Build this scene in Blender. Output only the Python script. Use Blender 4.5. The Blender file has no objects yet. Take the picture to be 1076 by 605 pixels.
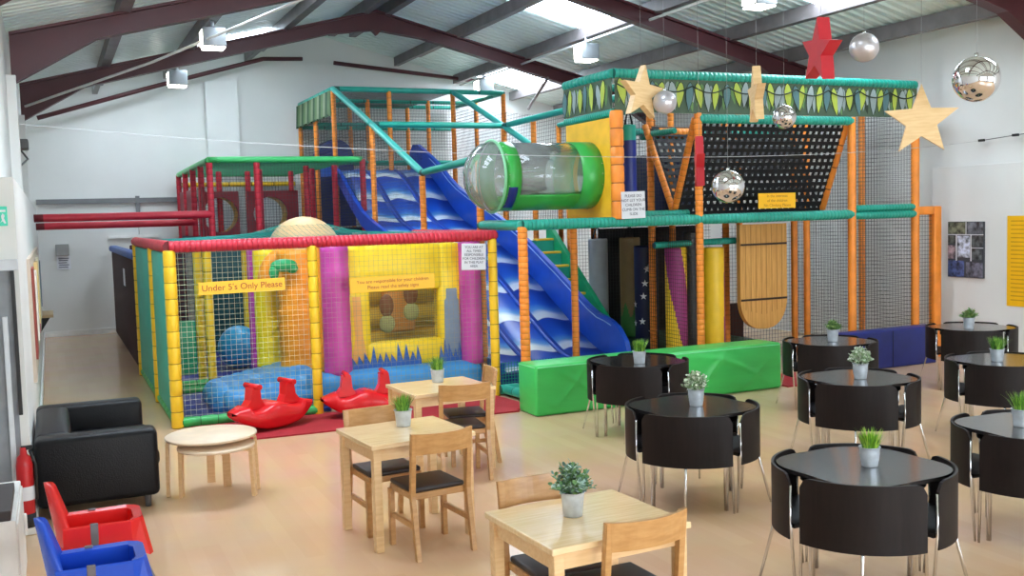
import bpy, bmesh, math, random
from math import sin, cos, pi, radians, sqrt, atan2
from mathutils import Vector, Matrix
random.seed(7)
S = bpy.context.scene
COL = S.collection

# ------------------------------------------------------------------ materials
def lin(c):
    c = c / 255.0
    return c / 12.92 if c <= 0.04045 else ((c + 0.055) / 1.055) ** 2.4
def rgb(r, g, b): return (lin(r), lin(g), lin(b), 1.0)
MATS = {}
def M(name, col=(200, 200, 200), rough=0.5, metal=0.0, var=0.06, scale=6.0, bump=0.0, bscale=40.0, stretch=None,
      col2=None, emit=0.0, coat=0.0, spec=0.5):
    if name in MATS: return MATS[name]
    m = bpy.data.materials.new(name); m.use_nodes = True
    nt = m.node_tree; N = nt.nodes; L = nt.links
    b = N['Principled BSDF']
    b.inputs['Roughness'].default_value = rough
    b.inputs['Metallic'].default_value = metal
    b.inputs['Specular IOR Level'].default_value = spec
    if coat: b.inputs['Coat Weight'].default_value = coat; b.inputs['Coat Roughness'].default_value = 0.1
    tc = N.new('ShaderNodeTexCoord'); mp = N.new('ShaderNodeMapping')
    L.new(tc.outputs['Object'], mp.inputs['Vector'])
    if stretch: mp.inputs['Scale'].default_value = stretch
    no = N.new('ShaderNodeTexNoise'); no.inputs['Scale'].default_value = scale; no.inputs['Detail'].default_value = 4
    L.new(mp.outputs['Vector'], no.inputs['Vector'])
    r = N.new('ShaderNodeValToRGB')
    c1 = rgb(*col)
    if col2 is None:
        lo = tuple(max(0, x * (1 - var)) for x in c1[:3]) + (1,); hi = tuple(min(1, x * (1 + var)) for x in c1[:3]) + (1,)
    else: lo, hi = c1, rgb(*col2)
    r.color_ramp.elements[0].position = 0.35; r.color_ramp.elements[0].color = lo
    r.color_ramp.elements[1].position = 0.65; r.color_ramp.elements[1].color = hi
    L.new(no.outputs['Fac'], r.inputs['Fac']); L.new(r.outputs['Color'], b.inputs['Base Color'])
    if bump:
        n2 = N.new('ShaderNodeTexNoise'); n2.inputs['Scale'].default_value = bscale
        L.new(mp.outputs['Vector'], n2.inputs['Vector'])
        bp = N.new('ShaderNodeBump'); bp.inputs['Strength'].default_value = bump; bp.inputs['Distance'].default_value = 0.02
        L.new(n2.outputs['Fac'], bp.inputs['Height']); L.new(bp.outputs['Normal'], b.inputs['Normal'])
    if emit:
        b.inputs['Emission Color'].default_value = c1; b.inputs['Emission Strength'].default_value = emit
    MATS[name] = m
    return m

def clear_plastic():
    m = bpy.data.materials.new('clear_plastic'); m.use_nodes = True
    nt = m.node_tree; N = nt.nodes; L = nt.links; N.remove(N['Principled BSDF'])
    t = N.new('ShaderNodeBsdfTransparent'); t.inputs['Color'].default_value = (0.86, 0.92, 0.9, 1)
    g = N.new('ShaderNodeBsdfGlossy'); g.inputs['Roughness'].default_value = 0.06
    d = N.new('ShaderNodeBsdfDiffuse'); d.inputs['Color'].default_value = (0.85, 0.92, 0.9, 1)
    fr = N.new('ShaderNodeFresnel'); fr.inputs['IOR'].default_value = 1.5
    mx0 = N.new('ShaderNodeMixShader'); mx0.inputs['Fac'].default_value = 0.2
    mx = N.new('ShaderNodeMixShader')
    L.new(t.outputs[0], mx0.inputs[1]); L.new(d.outputs[0], mx0.inputs[2])
    L.new(fr.outputs[0], mx.inputs['Fac']); L.new(mx0.outputs[0], mx.inputs[1]); L.new(g.outputs[0], mx.inputs[2])
    L.new(mx.outputs[0], N['Material Output'].inputs['Surface'])
    return m

def floor_material():
    m = bpy.data.materials.new('beech_vinyl_floor'); m.use_nodes = True
    nt = m.node_tree; N = nt.nodes; L = nt.links; b = N['Principled BSDF']
    tc = N.new('ShaderNodeTexCoord'); mp = N.new('ShaderNodeMapping'); mp.inputs['Rotation'].default_value = (0, 0, pi / 2)
    L.new(tc.outputs['Object'], mp.inputs['Vector'])
    br = N.new('ShaderNodeTexBrick'); br.inputs['Scale'].default_value = 1.0
    br.inputs['Brick Width'].default_value = 1.2; br.inputs['Row Height'].default_value = 0.12
    br.inputs['Mortar Size'].default_value = 0.0
    br.inputs['Color1'].default_value = rgb(213, 176, 140); br.inputs['Color2'].default_value = rgb(218, 182, 146)
    br.inputs['Mortar'].default_value = rgb(215, 180, 140)
    L.new(mp.outputs['Vector'], br.inputs['Vector'])
    no = N.new('ShaderNodeTexNoise'); no.inputs['Scale'].default_value = 1.3; no.inputs['Detail'].default_value = 5
    L.new(tc.outputs['Object'], no.inputs['Vector'])
    mx = N.new('ShaderNodeMix'); mx.data_type = 'RGBA'; mx.blend_type = 'SOFT_LIGHT'; mx.inputs['Factor'].default_value = 0.25
    L.new(br.outputs['Color'], mx.inputs[6]); L.new(no.outputs['Color'], mx.inputs[7])
    L.new(mx.outputs[2], b.inputs['Base Color'])
    b.inputs['Roughness'].default_value = 0.18; b.inputs['Specular IOR Level'].default_value = 0.5
    return m

def wave_slide_material():
    m = bpy.data.materials.new('wave_printed_slide'); m.use_nodes = True
    nt = m.node_tree; N = nt.nodes; L = nt.links; b = N['Principled BSDF']
    tc = N.new('ShaderNodeTexCoord'); sp = N.new('ShaderNodeSeparateXYZ'); L.new(tc.outputs['Object'], sp.inputs[0])
    def math_(op, a, bb=None, v=None):
        n = N.new('ShaderNodeMath'); n.operation = op
        L.new(a, n.inputs[0])
        if bb is not None: L.new(bb, n.inputs[1])
        elif v is not None: n.inputs[1].default_value = v
        return n.outputs[0]
    sx = math_('MULTIPLY', sp.outputs['X'], v=2 * pi / 0.62)
    sx = math_('SINE', sx); sx = math_('MULTIPLY', sx, v=0.055)
    y = math_('ADD', sp.outputs['Y'], sx)
    y = math_('MULTIPLY', y, v=1 / 0.82); fr = math_('FRACT', y)
    r = N.new('ShaderNodeValToRGB'); e = r.color_ramp.elements
    e[0].position = 0.0; e[0].color = rgb(26, 84, 196)
    e[1].position = 1.0; e[1].color = rgb(26, 84, 196)
    for p, c in ((0.32, (22, 66, 176)), (0.345, (235, 242, 248)), (0.50, (226, 238, 247)), (0.62, (96, 164, 226)), (0.80, (32, 100, 208))):
        q = e.new(p); q.color = rgb(*c)
    L.new(fr, r.inputs['Fac'])
    # seams between the lanes
    lx = math_('ADD', sp.outputs['X'], v=-5.15); lx = math_('MULTIPLY', lx, v=1 / 0.62); lf = math_('FRACT', lx)
    seam = math_('LESS_THAN', lf, v=0.16)
    mx = N.new('ShaderNodeMix'); mx.data_type = 'RGBA'; L.new(seam, mx.inputs['Factor'])
    L.new(r.outputs['Color'], mx.inputs[6]); mx.inputs[7].default_value = rgb(24, 60, 160)
    L.new(mx.outputs[2], b.inputs['Base Color']); b.inputs['Roughness'].default_value = 0.28
    return m

# ------------------------------------------------------------------ mesh builder
class MB:
    def __init__(s): s.v = []; s.f = []; s.m = []; s.s = []
    def add(s, vs, fs, mi=0, smooth=True):
        o = len(s.v); s.v += [tuple(p) for p in vs]
        for f in fs: s.f.append(tuple(i + o for i in f)); s.m.append(mi); s.s.append(smooth)
        return s
    def box(s, x0, x1, y0, y1, z0, z1, mi=0, bev=0.0, seg=2, rot=0.0, smooth=None, mat=None):
        c = Vector(((x0 + x1) / 2, (y0 + y1) / 2, (z0 + z1) / 2)); d = (abs(x1 - x0), abs(y1 - y0), abs(z1 - z0))
        bm = bmesh.new(); bmesh.ops.create_cube(bm, size=1)
        for q in bm.verts: q.co = Vector((q.co.x * d[0], q.co.y * d[1], q.co.z * d[2]))
        if bev: bmesh.ops.bevel(bm, geom=bm.edges[:], offset=min(bev, min(d) * 0.49), segments=seg, profile=0.5, affect='EDGES')
        bm.verts.index_update()
        R = Matrix.Rotation(rot, 3, 'Z') if mat is None else mat
        s.add([R @ q.co + c for q in bm.verts], [[q.index for q in f.verts] for f in bm.faces], mi, bev > 0.012 if smooth is None else smooth)
        bm.free(); return s
    def tube(s, pts, r, n=8, mi=0, cap=True, closed=False, smooth=True):
        P = [Vector(p) for p in pts]; k = len(P)
        rr = r if isinstance(r, (list, tuple)) else [r] * k
        mis = mi if isinstance(mi, (list, tuple)) else [mi] * k
        up = None; base = len(s.v)
        for i, p in enumerate(P):
            if closed: t = P[(i + 1) % k] - P[i - 1]
            else: t = P[min(i + 1, k - 1)] - P[max(i - 1, 0)]
            t = t.normalized() if t.length > 1e-9 else Vector((0, 0, 1))
            if up is None:
                up = Vector((0, 0, 1)) if abs(t.z) < 0.9 else Vector((1, 0, 0))
            a = up - t * up.dot(t)
            a = a.normalized() if a.length > 1e-6 else t.orthogonal().normalized()
            up = a; b = t.cross(a)
            for j in range(n):
                w = 2 * pi * j / n
                s.v.append(tuple(p + (a * cos(w) + b * sin(w)) * rr[i]))
        for i in range(k if closed else k - 1):
            i2 = (i + 1) % k
            for j in range(n):
                j2 = (j + 1) % n
                s.f.append((base + i * n + j, base + i * n + j2, base + i2 * n + j2, base + i2 * n + j)); s.m.append(mis[i]); s.s.append(smooth)
        if cap and not closed:
            s.f.append(tuple(base + j for j in range(n))[::-1]); s.m.append(mis[0]); s.s.append(False)
            s.f.append(tuple(base + (k - 1) * n + j for j in range(n))); s.m.append(mis[-1]); s.s.append(False)
        return s
    def foam(s, p0, p1, r=0.055, pitch=0.12, n=10, dip=0.92, tie=0.05):
        p0 = Vector(p0); p1 = Vector(p1); L = (p1 - p0).length; k = max(1, round(L / pitch)); q = 1.0 / k
        pts = []; rs = []; ms = []
        for i in range(k):
            for t, rad, mm in ((0.0, r * dip, 1), (tie, r * dip, 0), (tie + 0.09, r, 0), (0.92, r, 0)):
                pts.append(p0.lerp(p1, (i + t) * q)); rs.append(rad); ms.append(mm)
        pts.append(p1); rs.append(r * dip); ms.append(0)
        return s.tube(pts, rs, n, ms)
    def lathe(s, prof, c=(0, 0, 0), n=20, mi=0, smooth=True, axis='Z', mis=None):
        c = Vector(c); base = len(s.v); k = len(prof)
        for r, z in prof:
            for j in range(n):
                w = 2 * pi * j / n; x, y = r * cos(w), r * sin(w)
                p = (x, y, z) if axis == 'Z' else ((z, x, y) if axis == 'X' else (x, z, y))
                s.v.append(tuple(c + Vector(p)))
        for i in range(k - 1):
            for j in range(n):
                j2 = (j + 1) % n
                f = (base + i * n + j, base + i * n + j2, base + (i + 1) * n + j2, base + (i + 1) * n + j)
                s.f.append(f if axis != 'Y' else f[::-1]); s.m.append(mi if mis is None else mis[i]); s.s.append(smooth)
        return s
    def prism(s, poly, a0, a1, plane='XZ', mi=0, smooth=False):
        """poly extruded along the axis missing from plane, from a0 to a1"""
        def P(u, v, a): return {'XZ': (u, a, v), 'YZ': (a, u, v), 'XY': (u, v, a)}[plane]
        n = len(poly)
        vs = [P(u, v, a0) for u, v in poly] + [P(u, v, a1) for u, v in poly]
        fs = [tuple(range(n)), tuple(range(2 * n - 1, n - 1, -1))] + [(i, i + n, (i + 1) % n + n, (i + 1) % n) for i in range(n)]
        return s.add(vs, fs, mi, smooth)
    def ball(s, c, rx, ry=None, rz=None, n=16, m=10, mi=0):
        ry = ry or rx; rz = rz or rx
        vs = []; fs = []
        for i in range(m + 1):
            a = pi * i / m
            for j in range(n):
                w = 2 * pi * j / n
                vs.append((c[0] + rx * sin(a) * cos(w), c[1] + ry * sin(a) * sin(w), c[2] + rz * cos(a)))
        for i in range(m):
            for j in range(n): fs.append((i * n + j, (i + 1) * n + j, (i + 1) * n + (j + 1) % n, i * n + (j + 1) % n))
        return s.add(vs, fs, mi)
    def net(s, pts, cell=0.05, r=0.0026, mi=0):
        P = [Vector(p) for p in pts]; o = P[0]; u = (P[1] - o).normalized(); w = u.cross(P[-1] - o).normalized(); v = w.cross(u)
        Q = [((p - o).dot(u), (p - o).dot(v)) for p in P]
        for ax in (0, 1):
            lo = min(q[ax] for q in Q); hi = max(q[ax] for q in Q); k = int((hi - lo) / cell)
            for i in range(k + 1):
                t = lo + (i + 0.5) * cell
                if t > hi: break
                hit = []
                for a in range(len(Q)):
                    A = Q[a]; B = Q[(a + 1) % len(Q)]
                    if (A[ax] - t) * (B[ax] - t) < 0:
                        f = (t - A[ax]) / (B[ax] - A[ax]); hit.append(A[1 - ax] + f * (B[1 - ax] - A[1 - ax]))
                if len(hit) >= 2:
                    h0, h1 = min(hit), max(hit)
                    g = (lambda h: o + u * t + v * h) if ax == 0 else (lambda h: o + u * h + v * t)
                    s.tube([g(h0), g(h1)], r, 3, mi, cap=False, smooth=False)
        return s
    def holed(s, x0, x1, z0, z1, cx, cz, rad, a0, a1, plane='XZ', mi=0, n=32):
        """rectangular board with a round hole"""
        out = []; inn = []
        for j in range(n):
            w = 2 * pi * (j + 0.5) / n; dx, dz = cos(w), sin(w)
            t = min(((x1 - cx) if dx > 0 else (x0 - cx)) / dx if abs(dx) > 1e-6 else 9, ((z1 - cz) if dz > 0 else (z0 - cz)) / dz if abs(dz) > 1e-6 else 9)
            out.append([cx + dx * t, cz + dz * t]); inn.append((cx + dx * rad, cz + dz * rad))
        for cxx, czz in ((x0, z0), (x0, z1), (x1, z0), (x1, z1)):
            k = min(range(n), key=lambda i: (out[i][0] - cxx) ** 2 + (out[i][1] - czz) ** 2); out[k] = [cxx, czz]
        def P(q, a): return (q[0], a, q[1]) if plane == 'XZ' else (a, q[0], q[1])
        vs = [P(q, a0) for q in out] + [P(q, a0) for q in inn] + [P(q, a1) for q in out] + [P(q, a1) for q in inn]
        fs = []
        for j in range(n):
            k = (j + 1) % n
            fs += [(j, k, n + k, n + j), (2 * n + k, 2 * n + j, 3 * n + j, 3 * n + k), (n + j, n + k, 3 * n + k, 3 * n + j), (k, j, 2 * n + j, 2 * n + k)]
        return s.add(vs, fs, mi, False)
    def shift(s, d=(0, 0, 0), rz=0.0, R=None):
        R = R or Matrix.Rotation(rz, 3, 'Z'); d = Vector(d); s.v = [tuple(R @ Vector(p) + d) for p in s.v]; return s

def obj(name, mb, mats, parent=None, label=None, kind=None, category=None, group=None):
    me = bpy.data.meshes.new(name); me.from_pydata(mb.v, [], mb.f); me.update()
    if not isinstance(mats, (list, tuple)): mats = [mats]
    for m in mats: me.materials.append(m)
    me.polygons.foreach_set('material_index', [min(i, len(mats) - 1) for i in mb.m])
    me.polygons.foreach_set('use_smooth', mb.s)
    bm = bmesh.new(); bm.from_mesh(me); bmesh.ops.recalc_face_normals(bm, faces=bm.faces); bm.to_mesh(me); bm.free()
    o = bpy.data.objects.new(name, me); COL.objects.link(o)
    if parent is not None:
        o.parent = parent
        if parent.get('_w') and parent.parent is None: o.location = -parent.location
    tag(o, label, category, group, kind)
    return o
def tag(o, label=None, category=None, group=None, kind=None):
    if label: o['label'] = label
    if category: o['category'] = category
    if group: o['group'] = group
    if kind: o['kind'] = kind
    return o
def thing(name, label, category, loc=(0, 0, 0), rz=0.0, group=None, world=False):
    o = bpy.data.objects.new(name, None); COL.objects.link(o); o.location = loc; o.rotation_euler.z = rz
    o.empty_display_size = 0.1
    if world: o['_w'] = 1
    return tag(o, label, category, group)
def dup(root, loc=None, rz=None, label=None, group=None, scale=None):
    def rec(o, par):
        c = o.copy(); COL.objects.link(c)
        if par is not None: c.parent = par
        for ch in list(o.children): rec(ch, c)
        return c
    r = rec(root, None)
    if loc is not None: r.location = loc
    if rz is not None: r.rotation_euler.z = rz
    if label: r['label'] = label
    if group: r['group'] = group
    if scale: r.scale = (scale,) * 3
    return r
def struct(name, mb, mats, label=None, parent=None): return obj(name, mb, mats, parent, label, 'structure' if parent is None else None)
def text(body, size, loc, R, mat, parent, name='lettering', align='CENTER', space=1.0):
    c = bpy.data.curves.new(name, 'FONT'); c.body = body; c.size = size; c.align_x = align; c.align_y = 'CENTER'; c.extrude = 0.0008
    c.space_line = space
    c.materials.append(mat); o = bpy.data.objects.new(name, c); COL.objects.link(o)
    dg = bpy.context.evaluated_depsgraph_get(); me = bpy.data.meshes.new_from_object(o.evaluated_get(dg)); bpy.data.objects.remove(o)
    if not me.materials: me.materials.append(mat)
    o = bpy.data.objects.new(name, me); COL.objects.link(o)
    o.parent = parent; o.location = loc; o.rotation_euler = R
    return o

# shared materials
white_wall = M('wall_paint', (226, 227, 224), 0.8, var=0.03, scale=0.8)
maroon_steel = M('maroon_steel', (78, 33, 39), 0.45, var=0.08, scale=3)
purlin_steel = M('purlin_steel', (120, 113, 113), 0.5, var=0.12, scale=4)
sheet_steel = M('corrugated_sheet', (232, 246, 241), 0.36, var=0.04, scale=1.2)
white_paint = M('white_paint', (235, 235, 232), 0.4)
daylight = M('skylight_daylight', (226, 240, 255), 0.4, emit=13.0)
lampglow = M('lamp_diffuser', (255, 252, 240), 0.4, emit=9.0)
lampbox = M('lamp_housing', (150, 156, 160), 0.4, metal=0.2)
teal = M('teal_foam', (34, 160, 140), 0.4, var=0.08)
teal_d = M('teal_tie', (10, 78, 70), 0.5)
orange = M('orange_foam', (246, 146, 50), 0.45, var=0.08)
orange_d = M('orange_tie', (140, 66, 20), 0.5)
yellow = M('yellow_foam', (248, 202, 40), 0.42, var=0.05)
yellow_d = M('yellow_tie', (150, 112, 20), 0.5)
red = M('red_foam', (200, 40, 60), 0.42, var=0.08)
red_d = M('red_tie', (110, 14, 28), 0.5)
green_f = M('green_foam', (56, 178, 92), 0.4, var=0.08)
green_d = M('green_tie', (22, 100, 50), 0.5)
maroon = M('maroon_vinyl', (140, 30, 42), 0.5, var=0.1)
navy = M('navy_vinyl', (26, 44, 128), 0.42, var=0.1)
navy_dk = M('dark_navy_vinyl', (16, 24, 62), 0.5, var=0.1)
black_pad = M('black_vinyl', (22, 22, 24), 0.5)
net_dark = M('dark_netting', (58, 62, 62), 0.7)
net_pale = M('pale_netting', (196, 196, 160), 0.7)
net_teal = M('teal_netting', (30, 140, 130), 0.7)
net_black = M('black_webbing', (18, 18, 20), 0.75, bump=0.2, bscale=120)
birch = M('birch_wood', (224, 184, 132), 0.34, col2=(236, 200, 150), scale=4, stretch=(1, 12, 12), coat=0.25)
birch_top = M('birch_tabletop', (230, 196, 146), 0.26, col2=(242, 212, 166), scale=4, stretch=(1.2, 14, 1), coat=0.4)
chairwood = M('chair_wood', (186, 136, 80), 0.36, col2=(202, 154, 98), scale=4, stretch=(2, 10, 10), coat=0.2)
dark_seat = M('dark_seat_vinyl', (44, 34, 34), 0.45)
blackwood = M('black_brown_veneer', (22, 16, 16), 0.5, col2=(28, 20, 20), scale=5, stretch=(8, 8, 1), spec=.25)
blacktop = M('black_brown_tabletop', (36, 33, 34), 0.27, col2=(44, 40, 40), scale=4, stretch=(1, 10, 1), coat=0.7)
chrome = M('chrome', (215, 215, 215), 0.14, metal=1.0)
galv = M('galvanised_metal', (196, 204, 212), 0.36, metal=0.4, var=0.12, scale=18)
leather = M('black_leather', (15, 15, 18), 0.42, bump=0.15, bscale=90, var=0.1, spec=.22)
sign_yellow = M('sign_yellow', (250, 192, 26), 0.4, var=0.02)
sign_ink = M('sign_brown_ink', (176, 76, 20), 0.5)
paper = M('white_paper', (228, 230, 236), 0.6, var=0.02)
ink = M('dark_ink', (72, 76, 98), 0.6)
soil = M('soil', (50, 38, 28), 0.9)
clear = clear_plastic()

# ------------------------------------------------------------------ room
XL, XR, YB, YF = -0.22, 12.0, 22.75, -3.5
RX = 5.83
def rz(x): return 6.16 - 0.25 * abs(x - RX)
struct('floor', MB().box(XL - 1.0, XR + 0.6, YF, YB + 0.1, -0.1, 0), floor_material())
mb = MB(); mb.box(XL - 0.4, XL, 8.3, YB, 0, 2.62); mb.box(XL - 0.95, XL - 0.75, YF, 8.3, 0, 4.9)
mb.box(XL - 0.4, XL - .16, 8.2, YB, 2.6, 4.9); mb.box(XL - 0.8, XL, 8.14, 8.34, 0, 2.62); mb.box(XL - 0.8, XL - .11, 8.15, 8.33, 2.6, 4.9)
struct('wall_left', mb, white_wall)
mb = MB(); mb.prism([(XL - .4, 0), (XR + .4, 0), (XR + .4, rz(XR + .4) + .2), (RX, 6.4), (XL - .4, rz(XL) + .2)], YB, YB + 0.2)
mb.box(3.18, 3.85, YB - 0.28, YB + 0.05, 0, 5.26)
struct('wall_back', mb, white_wall)
mb = MB(); mb.box(XR + 0.12, XR + 0.4, YF, YB, 0, 4.95); mb.box(XR, XR + 0.13, YF, 11.15, 0, 2.77, bev=0.01)
mb.box(XR + .05, XR + .13, 9.4, 11.0, 2.77, 4.9)
struct('wall_right', mb, white_wall)
mb = MB(); mb.prism([(XL - .95, 0), (XR + .4, 0), (XR + .4, rz(XR + .4) + .2), (RX, 6.4), (XL - .95, rz(XL) + .2)], YF - 0.2, YF)
struct('wall_front', mb, white_wall)
for nm, x0, x1, y0, y1 in (('baseboard_back', XL, 12, YB - .025, YB + .01), ('baseboard_left', XL - .01, XL + .02, 8.14, YB), ('baseboard_pier', XL - .3, XL + .02, 8.115, 8.15), ('baseboard_right', XR - .02, XR + .01, YF, 11.1)):
    struct(nm, MB().box(x0, x1, y0, y1, 0, 0.11, bev=0.006), white_paint)
# corrugated roof: two slopes
def slope_sheet(xa, xb):
    mb = MB(); ys = []; y = YF
    while y < YB + 0.2:
        for dy, dz in ((0, 0), (0.1, 0), (0.125, 0.035), (0.175, 0.035)): ys.append((y + dy, dz))
        y += 0.2
    vs = []; fs = []
    for yy, dz in ys:
        for x in (xa, xb): vs.append((x, yy, rz(x) + 0.21 + dz))
        for x in (xa, xb): vs.append((x, yy, rz(x) + 0.30))
    for i in range(len(ys) - 1):
        a = i * 4; b = a + 4
        fs += [(a, a + 1, b + 1, b), (a + 2, b + 2, b + 3, a + 3)]
    return mb.add(vs, fs, 0, False)
struct('ceiling', slope_sheet(XL - 0.95, RX), sheet_steel)
struct('ceiling', slope_sheet(RX, XR + 0.5), sheet_steel)
# skylight strips in the sheets, with some unseen ones added for light
def skylight(n, x0, x1, y0, y1):
    mb = MB(); vs = [(x, y, rz(x) + dz) for dz in (0.175, 0.205) for x, y in ((x0, y0), (x1, y0), (x1, y1), (x0, y1))]
    mb.add(vs, [(0, 1, 2, 3), (7, 6, 5, 4), (0, 4, 5, 1), (1, 5, 6, 2), (2, 6, 7, 3), (3, 7, 4, 0)], 0, False)
    struct('window_%d' % n, mb, daylight)
for i, (a, b, c, d) in enumerate(((7.55, 8.95, 14.7, 16.3), (9.15, 10.6, 19.6, 22.0), (9.05, 10.45, 9.9, 11.8), (2.6, 4.6, 14.7, 15.8), (2.6, 4.0, 19.6, 20.6),
                                  (8.2, 10.0, 5.0, 5.9), (0.0, 3.4, 9.4, 10.8), (2.0, 3.2, 5.0, 5.8), (0.6, 1.6, 20.8, 21.5))):  # this row: unseen skylights added to light the floor, pen and far wall
    skylight(i + 1, a, b, c, d)
for k, (a, b) in enumerate(((0.6, 5.0), (6.6, 11.2))):  # unseen windows added behind the viewer to brighten the ceiling and fronts
    w = struct('window_%d' % (k + 12), MB().box(a, b, YF - .02, YF + .01, .9, 3.3), M('window_daylight', (236, 246, 255), .4, emit=7.5))
    obj('frame', MB().box(a - .06, b + .06, YF, YF + .04, .84, .9).box(a - .06, b + .06, YF, YF + .04, 3.3, 3.36).box(a - .06, a, YF, YF + .04, .9, 3.3).box(b, b + .06, YF, YF + .04, .9, 3.3).box((a + b) / 2 - .03, (a + b) / 2 + .03, YF, YF + .04, .9, 3.3), white_paint, w)
# portal frames
def frame(y):
    mb = MB()
    for sg in (-1, 1):
        def X(d): return RX + sg * d
        half = 6.15
        top = [(X(0), 6.16), (X(half), rz(X(half)))]
        bot = [(X(half), rz(X(half)) - 0.62), (X(half - 1.0), rz(X(half - 1.0)) - 0.27), (X(0.9), rz(X(0.9)) - 0.25), (X(0), 6.16 - 0.36)]
        mb.prism(top + bot, y - 0.02, y + 0.02)
        mb.prism([(X(0), 6.166), (top[1][0], top[1][1] + .006), (top[1][0], top[1][1] - .03), (X(0), 6.13)], y - 0.09, y + 0.09)
        lo = [(p[0], p[1]) for p in bot]; 
        for p, q in zip(lo[:-1], lo[1:]): mb.prism([(p[0], p[1] - .006), (q[0], q[1] - .006), (q[0], q[1] + .025), (p[0], p[1] + .025)], y - 0.09, y + 0.09)
    mb.prism([(RX - .12, 5.82), (RX + .12, 5.82), (RX, 5.7)], y - .06, y + .06)
    struct('roof_beam', mb, maroon_steel)
    mb = MB()
    for x in (XL - .15, XR + .07):
        if x > 5 or y > 10: mb.box(x - 0.1, x + 0.1, y - 0.1, y + 0.1, 2.6, rz(x) - 0.5, bev=0.008)
    struct('wall_column', mb, white_wall)
for y in (18.7, 13.9, 9.1, 4.3, -0.5): frame(y)
mb = MB()
for x in (1.0, 2.4, 4.1, 5.6, 6.05, 7.5, 8.95, 10.4, 11.6):
    m1 = MB(); a = rz(x)
    m1.box(x - 0.05, x + 0.05, YF, YB - (0.15 if x != 5.6 and x != 6.05 else 1.6), a + 0.0, a + 0.2)
    m1.box(x - 0.052, x + 0.09, YF + .01, YB - 1.6, a - .012, a + 0.012)
    struct('purlin_beam', m1, purlin_steel)
# gable ties and wind braces
def px_path(name, pts, r, mat): return struct(name, MB().tube(pts, r, 8), mat)
px_path('tie_beam', [(-.1, 22.3, 4.42), (2.2, 22.3, 5.12), (4.4, 22.3, 5.75), (5.25, 22.3, 5.78)], 0.045, maroon_steel)
px_path('tie_beam', [(5.95, 22.3, 5.72), (9.6, 22.3, 5.4)], 0.045, maroon_steel)
px_path('brace_beam', [(-.25, 18.6, 4.25), (1.6, 16.6, 4.75), (3.7, 14.0, 5.45)], 0.022, white_paint)
px_path('brace_beam', [(9.4, 18.6, 5.0), (9.9, 20.6, 4.6)], 0.03, purlin_steel)
px_path('conduit_trim', [(8.85, 9.2, 5.27), (8.85, 22, 5.27)], 0.022, white_paint)
# back wall: grey service rail with a bracket
mb = MB().box(XL, 3.1, YB - 0.07, YB, 2.72, 2.82); mb.box(1.68, 1.76, YB - .09, YB - .01, 2.5, 2.86); struct('trim_1', mb, M('grey_trunking', (120, 122, 124), 0.5))
mb = MB().tube([(1.72, YB - .05, 2.72), (1.72, YB - .05, 2.05)], 0.012, 6); mb.box(1.1, 2.1, YB - .06, YB, 1.98, 2.04); struct('trim_2', mb, white_paint)
# glazed door and pinned boards on the sofa wall
d = struct('door_1', MB().box(XL - .125, XL - .09, 8.07, 8.14, .1, 1.62, bev=.006).box(XL - .5, XL - .002, 8.06, 8.14, 1.95, 2.03, bev=.006).box(XL - .5, XL - .46, 8.07, 8.14, .1, 1.95), M('door_frame_paint', (205, 210, 216), 0.4))
obj('glass_pane', MB().box(XL - .46, XL - .055, 8.11, 8.13, .1, 1.95), M('door_glass', (140, 144, 150), 0.08, var=.1), d)
obj('edge_seal', MB().box(XL - .055, XL - .03, 8.075, 8.14, .9, 1.95), black_pad, d)
b = thing('pinboard', 'narrow pinboard with coloured papers on the wall beyond the glazed door', 'pinboard', (XL, 14.5, 0.9), world=True)
obj('board', MB().box(XL, XL + .03, 10.8, 17.5, 0.75, 1.95), M('cork', (206, 190, 172), .8), b)
cols = [(150, 70, 60), (235, 225, 215), (222, 190, 130), (190, 96, 104), (232, 222, 190), (120, 128, 140), (214, 200, 190)]
for k in range(7):
    obj('paper', MB().box(XL + .03, XL + .05 + .01 * (k % 3), 11 + k * .9, 11.65 + k * .9, .95 + .1 * (k % 3), 1.85 - .07 * (k % 2)), M('pin_paper_%d' % k, cols[k], .7), b)
b = thing('wall_shelf', 'small bracket shelf with dark items on the wall past the pinboard', 'shelf', (XL, 17.2, 0.9), world=True)
shb = obj('shelf_board', MB().box(XL, XL + .2, 17.6, 18.6, .82, .86), M('shelf_wood', (176, 150, 110), .6), b)
obj('bracket', MB().prism([(XL, .55), (XL + .17, .82), (XL, .82)], 18.05, 18.09), black_pad, shb)
b = thing('exit_sign', 'small green and white running man exit sign high on the pier above the sofa', 'sign', (XL - .08, 8.12, 2.3), world=True)
obj('panel', MB().box(XL - .115, XL - .05, 8.115, 8.14, 2.27, 2.41, bev=.004), M('exit_green', (60, 190, 160), .4, emit=.25), b)
mb = MB(); X_ = XL - .115; mb.prism([(X_ + .015, 2.29), (X_ + .03, 2.31), (X_ + .025, 2.34), (X_ + .035, 2.36), (X_ + .048, 2.345), (X_ + .042, 2.325), (X_ + .055, 2.29), (X_ + .045, 2.285), (X_ + .033, 2.305)], 8.112, 8.115); mb.box(X_ + .01, X_ + .055, 8.112, 8.115, 2.37, 2.385)
obj('running_figure', mb, paper, b)
b = thing('notice', 'grey wall box with a white notice pinned under it on the far wall', 'notice', (.22, YB, 1.6), world=True)
obj('call_box', MB().box(.09, .34, YB - .08, YB, 1.66, 1.9, bev=.01), M('grey_box', (150, 150, 148), .5), b)
mb = MB().box(.1, .36, YB - .015, YB, 1.38, 1.66); obj('paper', mb, paper, b)
mb = MB()
for k in range(5): mb.box(.13 + .01 * (k % 2), .33 - .02 * (k % 3), YB - .017, YB - .014, 1.6 - k * .045, 1.615 - k * .045)
obj('print', mb, ink, b)
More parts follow.
